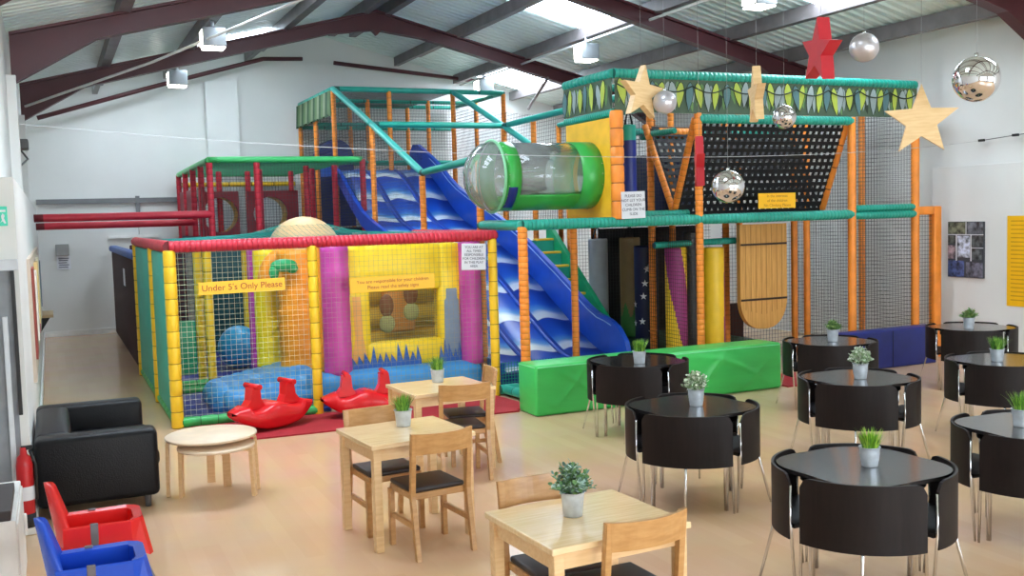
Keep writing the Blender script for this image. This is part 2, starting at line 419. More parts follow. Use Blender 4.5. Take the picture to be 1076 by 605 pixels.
tag(obj('wall_lamp', MB().box(XL - .16, XL, 17.1, 17.5, 3.45, 3.6, bev=.02).tube([(XL - .15, 17.3, 3.5), (XL - .02, 17.2, 3.3), (XL - .15, 16.2, 3.1)], .015, 6), M('bell_grey', (96, 96, 96), .5)), 'small dark security lamp with a looped cable high on the sofa wall', 'lamp')

# right wall boards
b = thing('photo_collage', 'dark canvas photo collage hung on the wall behind the corner table', 'picture', (XR, 10.51, 1.15), world=True)
cv = obj('canvas', MB().box(XR - .035, XR, 10.2, 10.82, 1.16, 1.965, bev=.004), M('canvas_edge', (64, 66, 72), .6), b)
tiles = [(10.82, 10.5, 1.78, 1.965, (92, 96, 80)), (10.48, 10.2, 1.78, 1.965, (88, 92, 100)), (10.82, 10.67, 1.64, 1.77, (80, 82, 78)), (10.65, 10.42, 1.44, 1.77, (150, 156, 170)),
         (10.41, 10.2, 1.6, 1.77, (70, 74, 76)), (10.82, 10.68, 1.42, 1.63, (140, 120, 126)), (10.40, 10.22, 1.41, 1.58, (74, 80, 82)), (10.82, 10.52, 1.16, 1.41, (60, 72, 112)), (10.5, 10.2, 1.16, 1.39, (84, 84, 96))]
for k, (y1, y0, z0, z1, c) in enumerate(tiles):
    obj('photo', MB().box(XR - .041, XR - .034, y0 + .008, y1 - .008, z0 + .008, z1 - .008), M('photo_%d' % k, tuple(x * .45 for x in c), .5, col2=tuple(min(255, x * 1.5) for x in c), scale=13), cv)
mb = MB()
for y0, y1, z0, z1 in ((10.49, 10.5, 1.78, 1.96), (10.2, 10.82, 1.772, 1.784), (10.655, 10.67, 1.4, 1.77), (10.4, 10.415, 1.4, 1.77), (10.2, 10.4, 1.585, 1.595)): mb.box(XR - .043, XR - .036, y0, y1, z0, z1)
obj('white_border', mb, paper, cv)
b = thing('notice', 'large yellow printed notice on the wall beside the photo collage', 'notice', (XR, 9.4, 0.8), world=True)
sh = obj('sheet', MB().box(XR - .012, XR, 8.95, 9.83, .8, 2.04), sign_yellow, b)
mb = MB(); random.seed(3)
for k in range(20):
    z = 1.96 - k * .057; mb.box(XR - .0135, XR - .011, 9.0 + random.random() * .12, 9.77, z, z + .017)
obj('print', mb, M('notice_print', (214, 156, 24), .5), sh)

# ------------------------------------------------------------------ hanging lamps
def lamp(x, y, label, first=[None]):
    z = rz(x) - 0.02
    if first[0] is None:
        t = thing('high_bay_lamp', label, 'lamp', (x, y, z), group='hanging box lamps under the roof')
        hs = obj('housing', MB().box(-.17, .17, -.17, .17, -.40, -.12, bev=.015), lampbox, t)
        obj('diffuser', MB().box(-.155, .155, -.155, .155, -.42, -.395, bev=.005), lampglow, hs)
        obj('side_window', MB().box(-.175, -.168, -.14, .14, -.38, -.16), lampglow, hs)
        obj('hanger', MB().tube([(0, 0, 0.02), (0, 0, -.12)], .03, 8), lampbox, t)
        first[0] = t; return t
    return dup(first[0], (x, y, z), 0, label)
lamp(2.4, 15.9, 'hanging box lamp over the gangway, in front of the second rafter')
lamp(2.38, 20.4, 'hanging box lamp close to the far wall on the sofa side')
lamp(8.92, 16.1, 'hanging box lamp beside the big bright skylight above the play frame')
lamp(8.92, 20.8, 'hanging box lamp above the far end of the play frame')
lamp(8.92, 11.25, 'hanging box lamp at the top edge of the view above the leaf banner')

# ------------------------------------------------------------------ black tables and curved chairs
def lobed(r0, r1, n=72): return [((r0 + r1 * cos(4 * a)) * cos(a), (r0 + r1 * cos(4 * a)) * sin(a)) for a in [2 * pi * i / n for i in range(n)]]
tbl0 = None
def black_table(x, y, a, label):
    global tbl0
    if tbl0 is None:
        t = thing('black_table', label, 'table', (x, y, 0), a, group='black tables with tucked-in curved chairs')
        P = lobed(.452, .036)
        obj('tabletop', MB().prism(P, .71, .735, 'XY'), blacktop, t)
        obj('apron', MB().prism(lobed(.33, .02), .64, .71, 'XY'), blackwood, t)
        for k in range(4):
            w = pi / 4 + k * pi / 2
            obj('leg', MB().tube([(.385 * cos(w), .385 * sin(w), .71), (.385 * cos(w), .385 * sin(w), 0)], .016, 8), chrome, t)
        tbl0 = t; return t
    return dup(tbl0, (x, y, 0), a, label)
ch0 = None
def black_chair(x, y, a, label, group):
    """the chair's back bulges towards +x of its own frame; origin at the table centre"""
    global ch0
    if ch0 is None:
        t = thing('curved_chair', label, 'chair', (x, y, 0), a, group=group)
        mb = MB(); R = .515; th = .016; n = 24; half = radians(40.3)
        ang = [-half + 2 * half * i / n for i in range(n + 1)]
        def top(w):
            e = (half - abs(w)) * R
            c = .075
            if e < c: return .745 - .06 * (1 - sqrt(max(0, 1 - ((c - e) / c) ** 2)))
            return .745 - .0
        rows = 8; vs = []; fs = []; rim = []
        for w in ang:
            for j in range(rows + 1):
                z = .365 + (top(w) - .365) * j / rows
                for r in (R, R - th): vs.append((r * cos(w), r * sin(w), z))
        st = (rows + 1) * 2
        for i in range(n):
            for j in range(rows):
                a0 = i * st + j * 2; b0 = a0 + st
                fs += [(a0, b0, b0 + 2, a0 + 2), (a0 + 1, a0 + 3, b0 + 3, b0 + 1)]
            rim += [(i * st, i * st + 1, (i + 1) * st + 1, (i + 1) * st), (i * st + rows * 2, (i + 1) * st + rows * 2, (i + 1) * st + rows * 2 + 1, i * st + rows * 2 + 1)]
        for j in range(rows):
            for o_ in (0, n * st): rim.append((o_ + j * 2, o_ + j * 2 + 2, o_ + j * 2 + 3, o_ + j * 2 + 1))
        mb.add(vs, fs, 0, True)
        for q in rim: mb.add([vs[k] for k in q], [(0, 1, 2, 3)], 0, False)
        obj('backrest', mb, blackwood, t)
        P = [((R - .03) * cos(w * 1.02), (R - .03) * sin(w * 1.02)) for w in ang] + [(.08, .055), (.06, 0), (.08, -.055)]
        obj('seat', MB().prism(P, .425, .45, 'XY'), blackwood, t)
        for s in (-1, 1):
            w = s * (half - .01)
            px, py = (R - .014) * cos(w), (R - .014) * sin(w) + s * .004
            obj('leg', MB().tube([(px, py, .675), (px + .002, py, .45), (px - .03, py * 1.03, 0.005)], [.009, .009, .008], 8), chrome, t)
        obj('leg', MB().tube([(.42, 0, .424), (.46, 0, .405), (.50, 0, .36), (.59, 0, .005)], [.01, .01, .01, .008], 8), chrome, t)
        ch0 = t; return t
    return dup(ch0, (x, y, 0), a, label, group)
A45 = radians(45)
BT = [  # x, y, turn, table label, short name
    (4.24, 4.45, radians(1.5), 'black table with bright green grass in a ribbed bucket, closest to us', 'the black table closest to us'),
    (4.45, 6.48, radians(5), 'black table with a pale bush beside the wooden tables', 'the table beside the wooden tables'),
    (5.36, 8.75, 0, 'black table with a grass pot standing against the green foam block', 'the table by the green block'),
    (6.40, 6.76, radians(-1), 'black table with a frosted bush in the middle of the black tables', 'the middle black table'),
    (7.90, 8.78, radians(2), 'black table in front of the navy foam block, small leafy plant on top', 'the table by the navy block'),
    (10.1, 8.78, radians(-3), 'black table in the corner under the photo collage', 'the table under the photo collage'),
    (8.22, 6.78, radians(-3), 'black table with a grass pot in front of the corner table', 'the table before the corner table'),
    (5.95, 4.66, radians(-4), 'black table cut by the picture edge, grass pot on its side', 'the table cut by the picture edge')]
for x, y, da, lab, short in BT:
    black_table(x, y, A45 + da, lab)
    for k, side in ((2, 'backing towards us at'), (0, 'on the play-frame side of'), (1, 'on the sofa side of'), (3, 'opposite the sofa side of')):
        black_chair(x, y, A45 + da + k * pi / 2, 'curved black chair %s %s' % (side, short), 'curved chairs tucked under the black tables')

# ------------------------------------------------------------------ wooden tables and chairs
wt0 = None
def wood_table(x, y, a, label):
    global wt0
    if wt0 is None:
        t = thing('wooden_table', label, 'table', (x, y, 0), a, group='square birch tables')
        obj('tabletop', MB().box(-.39, .39, -.35, .35, .705, .738, bev=.006), birch_top, t)
        mb = MB()
        for s in (-1, 1): mb.box(-.33, .33, s * .30 - .011, s * .30 + .011, .62, .705); mb.box(s * .345 - .011, s * .345 + .011, -.29, .29, .62, .705)
        obj('apron', mb, birch, t)
        for sx in (-1, 1):
            for sy in (-1, 1):
                obj('leg', MB().box(sx * .345 - .028, sx * .345 + .028, sy * .305 - .028, sy * .305 + .028, 0, .705, bev=.004), birch, t)
        wt0 = t; return t
    return dup(wt0, (x, y, 0), a, label)
wood_table(2.35, 4.36, radians(3), 'square birch table with a eucalyptus plant, closest to us')
wood_table(2.225, 6.81, radians(5), 'square birch table with a grass pot, second in the row of three')
wood_table(3.115, 8.47, radians(3), 'square birch table with a grass pot nearest the red mat')
wc0 = None
def wood_chair(x, y, a, label):
    """chair looks along +y of its own frame"""
    global wc0
    if wc0 is None:
        t = thing('wooden_chair', label, 'chair', (x, y, 0), a, group='birch dining chairs with dark seats')
        mb = MB(); mb.box(-.2, .2, -.17, .2, .385, .43, bev=.006); obj('seat_frame', mb, chairwood, t)
        obj('seat_pad', MB().box(-.195, .195, -.165, .205, .428, .462, bev=.014, seg=3), dark_seat, t)
        n = 12; vs = []; fs = []
        for i in range(n + 1):
            u = -1 + 2 * i / n; x_ = u * .225; cy = -.245 - .045 * (1 - u * u)
            for z, dy in ((.70, .022), (.845, 0)):
                for d in (0, .02): vs.append((x_, cy + dy + d, z + (.004 * (1 - u * u) if z > .8 else 0) - (.012 * (1 - u * u) if z > .8 else 0)))
        for i in range(n):
            a0 = i * 4; b0 = a0 + 4
            fs += [(a0, a0 + 2, b0 + 2, b0), (a0 + 1, b0 + 1, b0 + 3, a0 + 3), (a0 + 2, a0 + 3, b0 + 3, b0 + 2), (a0, b0, b0 + 1, a0 + 1)]
        fs += [(0, 1, 3, 2), (n * 4, n * 4 + 2, n * 4 + 3, n * 4 + 1)]
        obj('backrest', MB().add(vs, fs, 0, False), chairwood, t)
        for s in (-1, 1):
            poly = [(-.27, 0), (-.235, 0), (-.168, .42), (-.20, .70), (-.222, .84), (-.252, .84), (-.232, .68), (-.205, .42)]
            obj('leg', MB().prism(poly, s * .205 - .016, s * .205 + .016, 'YZ'), chairwood, t)
            obj('leg', MB().box(s * .2 - .018, s * .2 + .018, .155, .195, 0, .40, bev=.003), chairwood, t)
            obj('stretcher', MB().box(s * .2 - .01, s * .2 + .01, -.22, .165, .2, .235), chairwood, t)
        wc0 = t; return t
    return dup(wc0, (x, y, 0), a, label)
wood_chair(2.43, 4.165, radians(2), 'birch chair with dark seat, its back to us at the table closest to us')
wood_chair(2.30, 4.59, radians(180), 'birch chair on the far side of the table closest to us')
wood_chair(2.255, 6.43, radians(6), 'birch chair with its back to us at the second birch table')
wood_chair(2.13, 7.00, radians(184), 'birch chair on the far side of the second birch table')
wood_chair(3.14, 8.08, radians(-8), 'birch chair with its back to us at the table by the red mat')
wood_chair(3.40, 8.56, radians(80), 'birch chair at the end of the table by the red mat, seen side-on')

# ------------------------------------------------------------------ potted plants
def pot_mesh(rb, rt, h, ribs):
    prof = [(0, 0), (rb, 0)]
    for i in range(1, 13):
        f = i / 12; r = rb + (rt - rb) * f
        if ribs and i in (4, 6, 8): r += .003
        prof.append((r, h * f))
    prof += [(rt + .004, h), (rt + .004, h + .004), (rt - .003, h + .003), (rt - .008, h - .012), (0, h - .012)]
    return MB().lathe(prof, n=20)
def blade(mb, p, az, lean, L, w, mi, curl=.5, n=4):
    d = Vector((cos(az), sin(az), 0)); sd = Vector((-sin(az), cos(az), 0)); vs = []; p = Vector(p); th = lean
    q = p.copy()
    for i in range(n + 1):
        f = i / n; ww = w * (1 - f ** 1.6)
        vs += [q - sd * ww, q + sd * ww + Vector((0, 0, .0005))]
        q = q + (d * sin(th) + Vector((0, 0, cos(th)))) * (L / n); th += curl / n
    mb.add(vs, [(2 * i, 2 * i + 1, 2 * i + 3, 2 * i + 2) for i in range(n)], mi, True)
def leaf(mb, p, d, nrm, L, w, mi):
    d = d.normalized(); s = d.cross(nrm).normalized(); p = Vector(p); u = s.cross(d)
    vs = [p, p + d * L * .35 + s * w + u * L * .05, p + d * L * .8 + s * w * .7 + u * L * .04, p + d * L, p + d * L * .8 - s * w * .7 + u * L * .04, p + d * L * .35 - s * w + u * L * .05]
    mb.add(vs, [(0, 1, 2, 3), (0, 3, 4, 5)], mi, True)
def bushmesh(seed, n, R, h, L, w, nm):
    random.seed(seed); mb = MB(); st = MB()
    for i in range(n):
        az = random.random() * 2 * pi; el = random.uniform(.05, 1.45); rr = R * random.uniform(.55, 1)
        tip = Vector((cos(az) * sin(el) * rr, sin(az) * sin(el) * rr, h * .25 + cos(el) * h * random.uniform(.6, 1)))
        st.tube([(0, 0, 0), (tip.x * .45, tip.y * .45, tip.z * .6), tip], .0016, 4, 0, cap=False)
        for j in range(8):
            f = .35 + .65 * j / 7; p = Vector((tip.x * f * (.9), tip.y * f * .9, tip.z * f))
            dd = Vector((random.uniform(-1, 1), random.uniform(-1, 1), random.uniform(-.2, 1)))
            leaf(mb, p, dd, Vector((random.uniform(-1, 1), random.uniform(-1, 1), 1)), L * random.uniform(.7, 1.2), w * random.uniform(.7, 1.2), random.randrange(nm))
    return mb, st
g1 = M('grass_blade', (92, 150, 46), .5); g2 = M('grass_blade_light', (150, 196, 74), .5); g3 = M('grass_blade_dark', (52, 104, 36), .5)
e1 = M('eucalyptus_leaf', (118, 150, 138), .6); e2 = M('eucalyptus_leaf_light', (168, 194, 182), .6); e3 = M('green_leaf', (100, 140, 84), .6)
f1 = M('frosted_leaf', (196, 212, 186), .6); f2 = M('frosted_leaf_green', (138, 168, 118), .6); f3 = M('frosted_leaf_white', (226, 232, 216), .6)
l1 = M('leafy_green', (90, 136, 70), .6); l2 = M('leafy_light', (146, 174, 100), .6)
PROTO = {}
def plant(kind, x, y, z, label, s=1.0, rot=0.0):
    if kind in PROTO: return dup(PROTO[kind], (x, y, z), rot, label, scale=s)
    t = thing('potted_plant', label, 'plant', (x, y, z), rot, group='potted plants on the tables')
    if kind in ('grass', 'grassrib'):
        h = .105 if kind == 'grass' else .11; pt = obj('pot', pot_mesh(.046, .058, h, kind == 'grassrib'), galv, t)
        obj('soil', MB().lathe([(0, h - .011), (.05, h - .011)], n=16), soil, pt)
        mb = MB(); random.seed(11)
        for i in range(230):
            a = random.random() * 2 * pi; r = .042 * sqrt(random.random())
            blade(mb, (r * cos(a), r * sin(a), h - .012), a + random.uniform(-.6, .6), random.uniform(0, .45) * (r / .042 + .3), random.uniform(.08, .135), .0035, random.choice((0, 0, 1, 1, 2)), random.uniform(0, .6))
        o = obj('grass', mb, [g1, g2, g3] if kind == 'grass' else [M('bright_grass', (120, 176, 40), .5), M('bright_grass_tip', (180, 216, 80), .5), g1], t)
    else:
        h = .12; pt = obj('pot', pot_mesh(.047, .06, h, kind == 'frost'), galv, t)
        obj('soil', MB().lathe([(0, h - .011), (.052, h - .011)], n=16), soil, pt)
        if kind == 'euca': lm, stm = bushmesh(5, 130, .14, .135, .026, .010, 3); mm = [e1, e2, e3]
        elif kind == 'frost': lm, stm = bushmesh(6, 130, .115, .125, .024, .011, 3); mm = [f1, f2, f3]
        else: lm, stm = bushmesh(8, 70, .12, .095, .022, .009, 2); mm = [l1, l2]
        lm.shift((0, 0, h - .02)); stm.shift((0, 0, h - .02))
        obj('foliage', lm, mm, t); obj('stem', stm, e3, t)
    t.scale = (s,) * 3; PROTO[kind] = t; return t
TZ = .7355
plant('grassrib', 4.26, 4.41, TZ, 'bright grass in a ribbed metal bucket on the black table closest to us')
plant('frost', 4.48, 6.46, TZ, 'pale frosted bush in a metal bucket on the black table beside wooden tables', 1.05)
plant('grass', 5.277, 8.576, TZ, 'grass in a metal pot on the black table by the green block', 1.15)
plant('frost', 6.372, 6.705, TZ, 'pale frosted bush in a ribbed bucket on the middle black table', 1.1, 1.0)
plant('leafy', 7.898, 8.733, TZ, 'small leafy plant on the black table by the navy block', 1.1)
plant('leafy', 9.925, 8.66, TZ, 'small leafy plant on the corner table under the collage', 1.1, 2.0)
plant('grass', 8.096, 6.74, TZ, 'grass in a metal pot on the table before the corner table', 1.1, .6)
plant('grass', 5.87, 4.69, TZ, 'grass in a metal pot on the black table at the picture edge', 1.1, 1.7)
plant('euca', 2.305, 4.405, .7385, 'blue-green eucalyptus in a metal pot on the birch table closest to us', 1.0)
plant('grass', 2.264, 6.949, .7385, 'grass in a grey pot on the second birch table', 1.1, 2.4)
plant('grass', 3.159, 8.642, .7385, 'grass in a grey pot on the birch table by the red mat', 1.1, 3.1)

# ------------------------------------------------------------------ sofa, nest of tables, high chairs, extinguisher, cupboard
t = thing('leather_sofa', 'black leather two-seat sofa against the side wall', 'sofa', (.2, 9.1, 0), world=True)
x0, x1, y0, y1 = XL + .02, .69, 8.38, 10.1
for a, b_ in ((y0, y0 + .24), (y1 - .24, y1)): obj('armrest', MB().box(x0, x1, a, b_, .1, .64, bev=.05, seg=4), leather, t)
obj('backrest', MB().box(x0, x0 + .27, y0 + .2, y1 - .2, .1, .645, bev=.06, seg=4), leather, t)
obj('base', MB().box(x0 + .2, x1 - .01, y0 + .2, y1 - .2, .1, .3, bev=.03), leather, t)
for a, b_ in ((y0 + .24, (y0 + y1) / 2), ((y0 + y1) / 2, y1 - .24)): obj('seat_cushion', MB().box(x0 + .25, x1 + .03, a, b_, .28, .42, bev=.045, seg=4), leather, t)
for x in (x0 + .1, x1 - .09):
    for y in (y0 + .1, y1 - .1): obj('foot', MB().lathe([(0, 0), (.022, 0), (.028, .11)], (x, y, 0), 12), M('grey_foot', (90, 90, 92), .4), t)
def stool_table(name, label, cx, cy, r, h, legs, scale_leg):
    t = thing(name, label, 'table', (cx, cy, 0), world=True, group='nest of two round birch tables')
    obj('tabletop', MB().lathe([(0, h - .022), (r - .006, h - .022), (r, h - .016), (r, h - .004), (r - .004, h), (0, h)], (cx, cy, 0), 40), M('pale_tabletop', (232, 208, 180), .4), t)
    for w in legs:
        d = Vector((cos(w), sin(w), 0)); s = Vector((-sin(w), cos(w), 0)); ro = r - .005
        prof = [(ro - .12, h - .024), (ro - .02, h - .026), (ro, h - .055), (ro + .012, 0)]
        n = len(prof); vs = []
        for k, (a, z) in enumerate(prof):
            for off in (-.033, .033):
                for dd in (0, -.028):
                    aa = a + (dd if k > 1 else 0); zz = z + (dd if k <= 1 else 0)
                    if k == 2: aa = a + dd; zz = z + dd * .4
                    vs.append(Vector((cx, cy, zz)) + d * aa + s * off)
        fs = []
        for k in range(n - 1):
            a0 = k * 4; b0 = a0 + 4
            fs += [(a0, b0, b0 + 2, a0 + 2), (a0 + 1, a0 + 3, b0 + 3, b0 + 1), (a0, a0 + 1, b0 + 1, b0), (a0 + 2, b0 + 2, b0 + 3, a0 + 3)]
        fs += [(0, 2, 3, 1), ((n - 1) * 4, (n - 1) * 4 + 1, (n - 1) * 4 + 3, (n - 1) * 4 + 2)]
        obj('leg', MB().add(vs, fs, 0, False), birch, t)
stool_table('round_table', 'taller round birch side table beside the sofa', 1.13, 8.62, .37, .50, [radians(a) for a in (-9, 85, 168)], 1)
stool_table('round_table', 'lower round birch table nested under the taller one', 1.15, 8.50, .31, .43, [radians(a) for a in (-27, 67, 158)], 1)

def high_chair(x, y, color, label):
    t = thing('high_chair', label, 'high chair', (x, y, 0), 0, group='plastic high chairs')
    pm = M(color[0], color[1], .25, var=.04)
    # moulded shell: ring arms, seat and tall back
    w = .165; mb = MB()
    path_o = [(-.14, -w), (.2, -w - .01), (.25, -w + .02), (.27, -w + .06), (.27, w - .06), (.25, w - .02), (.2, w + .01), (-.14, w)]
    n = len(path_o); vs = []; fs = []
    for k, (a, b_) in enumerate(path_o):
        inn = Vector((a, b_)) * 1.0
        ix = a - (.05 if a > .22 else .0); iy = b_ * (.8 if abs(b_) > .1 else .95)
        bot = .50 - (.07 if a > .2 else .02)
        vs += [(a * 1.03 + (.035 if a > .2 else 0), b_ * 1.04, bot), (a, b_, .635), (a - .004, b_ * .97, .645), (ix, iy, .635), (ix, iy * .95, .50)]
    for k in range(n - 1):
        for j in range(4): fs.append((k * 5 + j, (k + 1) * 5 + j, (k + 1) * 5 + j + 1, k * 5 + j + 1))
        fs.append((k * 5 + 4, (k + 1) * 5 + 4, (k + 1) * 5, k * 5))
    fs += [(0, 1, 2, 3, 4), ((n - 1) * 5 + 4, (n - 1) * 5 + 3, (n - 1) * 5 + 2, (n - 1) * 5 + 1, (n - 1) * 5)]
    mb.add(vs, fs, 0, False)
    ar = obj('armrest', mb, pm, t)
    mb = MB(); mb.box(-.17, .24, -w * .92, w * .92, .485, .515, bev=.014, seg=3); obj('seat', mb, pm, t)
    rows = 10; cols_ = 10; vs = []; fs = []
    for i in range(rows + 1):
        f = i / rows; z = .49 + .38 * f; hw = (w * 1.04) * (1 - .62 * f ** 1.8) if f < .97 else w * .28
        for j in range(cols_ + 1):
            u = -1 + 2 * j / cols_
            xx = -.145 - .055 * f + .085 * u * u * (1 - .7 * f)
            for d in (0, -.022): vs.append((xx + d, u * hw, z - .015 * u * u * (f > .9)))
    W2 = (cols_ + 1) * 2
    for i in range(rows):
        for j in range(cols_):
            a0 = i * W2 + j * 2; b0 = a0 + W2
            fs += [(a0, a0 + 2, b0 + 2, b0), (a0 + 1, b0 + 1, b0 + 3, a0 + 3)]
        fs += [(i * W2, (i + 1) * W2, (i + 1) * W2 + 1, i * W2 + 1), (i * W2 + cols_ * 2, i * W2 + cols_ * 2 + 1, (i + 1) * W2 + cols_ * 2 + 1, (i + 1) * W2 + cols_ * 2)]
    for j in range(cols_):
        for o_ in (0, rows * W2): fs.append((o_ + j * 2, o_ + j * 2 + 1, o_ + j * 2 + 3, o_ + j * 2 + 2))
    mb = MB().add(vs, fs, 0, True); obj('backrest', mb, pm, t)
    mt = M('strap_grey', (110, 104, 108), .7); sb = M('tube_grey', (150, 154, 160), .35, metal=.6)
    for s in (-1, 1): obj('strap', MB().box(-.005, .035, s * w * .985 - .012, s * w * .985 + .012, .52, .65, bev=.004), mt, ar)
    for sx in (-1, 1):
        for sy in (-1, 1): obj('leg', MB().tube([(.17 * sx + .05, .13 * sy, .49), (.30 * sx + .09, .2 * sy, .004)], .014, 8), sb, t)
    return t
high_chair(.115, 5.98, ('red_plastic', (222, 36, 34)), 'red plastic high chair with grey straps beside the sofa')
high_chair(.075, 5.26, ('blue_plastic', (30, 78, 196)), 'blue plastic high chair in front of the red one')

t = thing('fire_extinguisher', 'red fire extinguisher standing beside the sofa against the pier', 'fire extinguisher', (XL - .055, 7.98, 0), world=True)
fx, fy = XL - .04, 7.99
cyl = obj('cylinder', MB().lathe([(0, .02), (.05, .02), (.056, .04), (.056, .42), (.046, .48), (.025, .5), (.02, .55), (0, .55)], (fx, fy, .13), 20), M('extinguisher_red', (196, 30, 36), .3), t)
obj('base_ring', MB().lathe([(0, 0), (.059, 0), (.059, .1), (0, .1)], (fx, fy, .1), 20), black_pad, t)
obj('label_plate', MB().lathe([(.0575, .1), (.0575, .2)], (fx, fy, .2), 20), paper, cyl)
obj('handle', MB().box(fx - .015, fx + .06, fy - .012, fy + .012, .66, .69).tube([(fx + .04, fy - .01, .66), (fx + .075, fy - .03, .55), (fx + .07, fy - .03, .3)], .01, 8), black_pad, t)
t = thing('white_cupboard', 'white panelled cupboard with a dark top at the edge beside the high chairs', 'cupboard', (XL - .3, 6.5, 0), world=True)
obj('body', MB().box(XL - .7, XL - .045, 6.3, 7.3, .0, .60, bev=.008), white_paint, t)
obj('worktop', MB().box(XL - .7, XL - .07, 6.3, 7.0, .60, .66, bev=.006), M('dark_worktop', (60, 52, 52), .5), t)
for k in range(2): dr = obj('door', MB().box(XL - .045, XL - .035, 6.33 + k * .48, 6.79 + k * .48, .06, .57, bev=.004), white_paint, t)
obj('handle', MB().box(XL - .035, XL - .015, 7.1, 7.14, .28, .42, bev=.008), M('white_plastic', (240, 240, 240), .3), dr)

# ------------------------------------------------------------------ red mat, rockers, foam blocks
tag(obj('floor_mat', MB().prism([(1.7, 10.5), (4.77, 10.36), (4.77, 10.45), (5.0, 10.45), (5.0, 10.85), (4.93, 11.42), (1.3, 11.5)], .001, .016, 'XY'), M('red_mat', (172, 36, 46), .8, bump=.2, bscale=160)), 'red floor mat in front of the netted toddler pen', 'mat')
tag(obj('floor_mat', MB().prism([(8.28, 9.95), (9.55, 9.95), (9.55, 10.75), (8.28, 10.75)], .001, .016, 'XY'), MATS['red_mat']), 'small piece of red matting between the green and navy foam blocks', 'mat')
rk0 = None
def rocker(x, y, a, label):
    global rk0
    if rk0 is None:
        t = thing('rocking_seesaw', label, 'seesaw', (x, y, 0.014), a, group='red rocking seesaws'); t.scale = (1.1,) * 3
        rm = M('rocker_red', (226, 30, 38), .24, var=.03)
        n = 40; W = 9; vs = []; fs = []
        def prof(u):   # u -1..1 : lower and upper edge
            lo = .02 + .17 * abs(u) ** 2.4; 
            up = .24 + .03 * cos(u * pi * 2)
            if abs(u) > .62: up = .262 - (abs(u) - .62) * .12
            return lo, max(up, lo + .02)
        for i in range(n + 1):
            u = -1 + 2 * i / n; lo, up = prof(u); hw = .17 * (1 - .55 * max(0, abs(u) - .55) / .45)
            if abs(u) > .985: hw *= .6
            ring = [(-hw * .8, lo + .0), (-hw, lo + .03), (-hw, up - .03), (-hw * .75, up), (hw * .75, up), (hw, up - .03), (hw, lo + .03), (hw * .8, lo)]
            vs += [(u * .46, b_, c) for b_, c in ring]
        for i in range(n):
            for j in range(8): fs.append((i * 8 + j, i * 8 + (j + 1) % 8, (i + 1) * 8 + (j + 1) % 8, (i + 1) * 8 + j))
        fs += [tuple(range(8)), tuple(n * 8 + j for j in range(8))]
        obj('hull', MB().add(vs, fs, 0, True), rm, t)
        for s in (-1, 1):
            mb = MB().prism([(s * .09, .22), (s * .33, .22), (s * .255, .31), (s * .24, .43), (s * .15, .43), (s * .14, .31)], -.06, .06)
            hp = obj('handle_post', mb, rm, t)
            obj('handle_bar', MB().tube([(s * .195, -.13, .44), (s * .195, .13, .44)], .028, 10), rm, hp)
        rk0 = t; return t
    return dup(rk0, (x, y, 0.014), a, label)
rocker(2.08, 10.98, radians(22), 'red plastic rocking seesaw on the mat beside the round tables')
rocker(3.17, 11.08, radians(-6), 'red plastic rocking seesaw behind the birch tables')
gb = M('green_vinyl', (66, 200, 96), .34, var=.06, scale=2.0, bump=.2, bscale=3.2, stretch=(.8, 1, 3))
t = thing('foam_block', 'long green padded foam block at the foot of the slide', 'foam block', (6.5, 10.2, 0), world=True)
mb = MB().box(4.79, 8.2, 9.97, 10.43, 0, .57, bev=.035, seg=3)
NX, NZ = 150, 26; vs = []; fs = []
for i in range(NX + 1):
    for j in range(NZ + 1):
        u = i / NX; v = j / NZ; x = 4.825 + 3.34 * u; z = .03 + .51 * v
        w = min(1, 5 * u, 5 * (1 - u)) * min(1, 6 * v, 6 * (1 - v))
        f = (1 - abs(sin(3.1 * x + 7.5 * z + .8 * sin(2.3 * x)))) ** 3 * .6 + (1 - abs(sin(5.3 * x - 4.6 * z + 1.3 * sin(1.7 * x + 2)))) ** 4 * .5 + .4 * sin(1.9 * x) * sin(5 * z)
        vs.append((x, 9.9685 - .001 - .042 * w * max(0, .1 + f), z))
for i in range(NX):
    for j in range(NZ): a = i * (NZ + 1) + j; fs.append((a, a + NZ + 1, a + NZ + 2, a + 1))
mb.add(vs, fs, 0, True); pd = obj('pad', mb, gb, t)
mb = MB().tube([(4.82, 9.975, .545), (8.17, 9.975, .545)], .008, 6); mb.tube([(4.797, 9.99, .545), (4.797, 10.41, .545)], .008, 6); obj('piping', mb, M('green_piping', (120, 220, 150), .4), pd)
t = thing('foam_block', 'navy padded foam block below the right-hand nets', 'foam block', (10.4, 10.45, 0), world=True)
pd = obj('pad', MB().box(9.6, 11.3, 10.38, 10.62, 0, .53, bev=.03, seg=3), navy, t)
obj('seam', MB().tube([(10.45, 10.377, .02), (10.45, 10.377, .51)], .006, 6), navy_dk, pd)

# ------------------------------------------------------------------ toddler pen (netted enclosure)
pen = thing('toddler_pen', 'netted under-fives pen with yellow posts and red top rails', 'play pen', (3.0, 14, 0), world=True, group=None)
def post(par, x, y, z0, z1, mats, r=.055, pitch=.12, dip=.92, label=None): return obj('post', MB().foam((x, y, z0), (x, y, z1), r, pitch, dip=dip), mats, par, label)
def rail(par, p0, p1, mats, r=.055, pitch=.1): return obj('rail', MB().foam(p0, p1, r, pitch), mats, par)
Ym = [yellow, yellow_d]; Rm = [red, red_d]; Om = [orange, orange_d]; teal_l = M('pale_teal_foam', (64, 178, 164), .4, var=.05); Tm = [teal, teal_d]; Gm = [green_f, green_d]
XA, YA, XB, XC = 1.17, 11.58, 2.72, 4.97
for x, y in ((XA, YA), (XB, YA - .1), (XC, YA - .1), (XA, 13.45), (XA, 16.0), (1.86, 13.75), (1.78, 14.1), (2.72, 15.9), (3.25, 15.9), (2.3, 17.9), (4.97, 14.4)):
    post(pen, x, y, 0, 1.96, Ym, .068 if x == XA else .058, .175, .95)
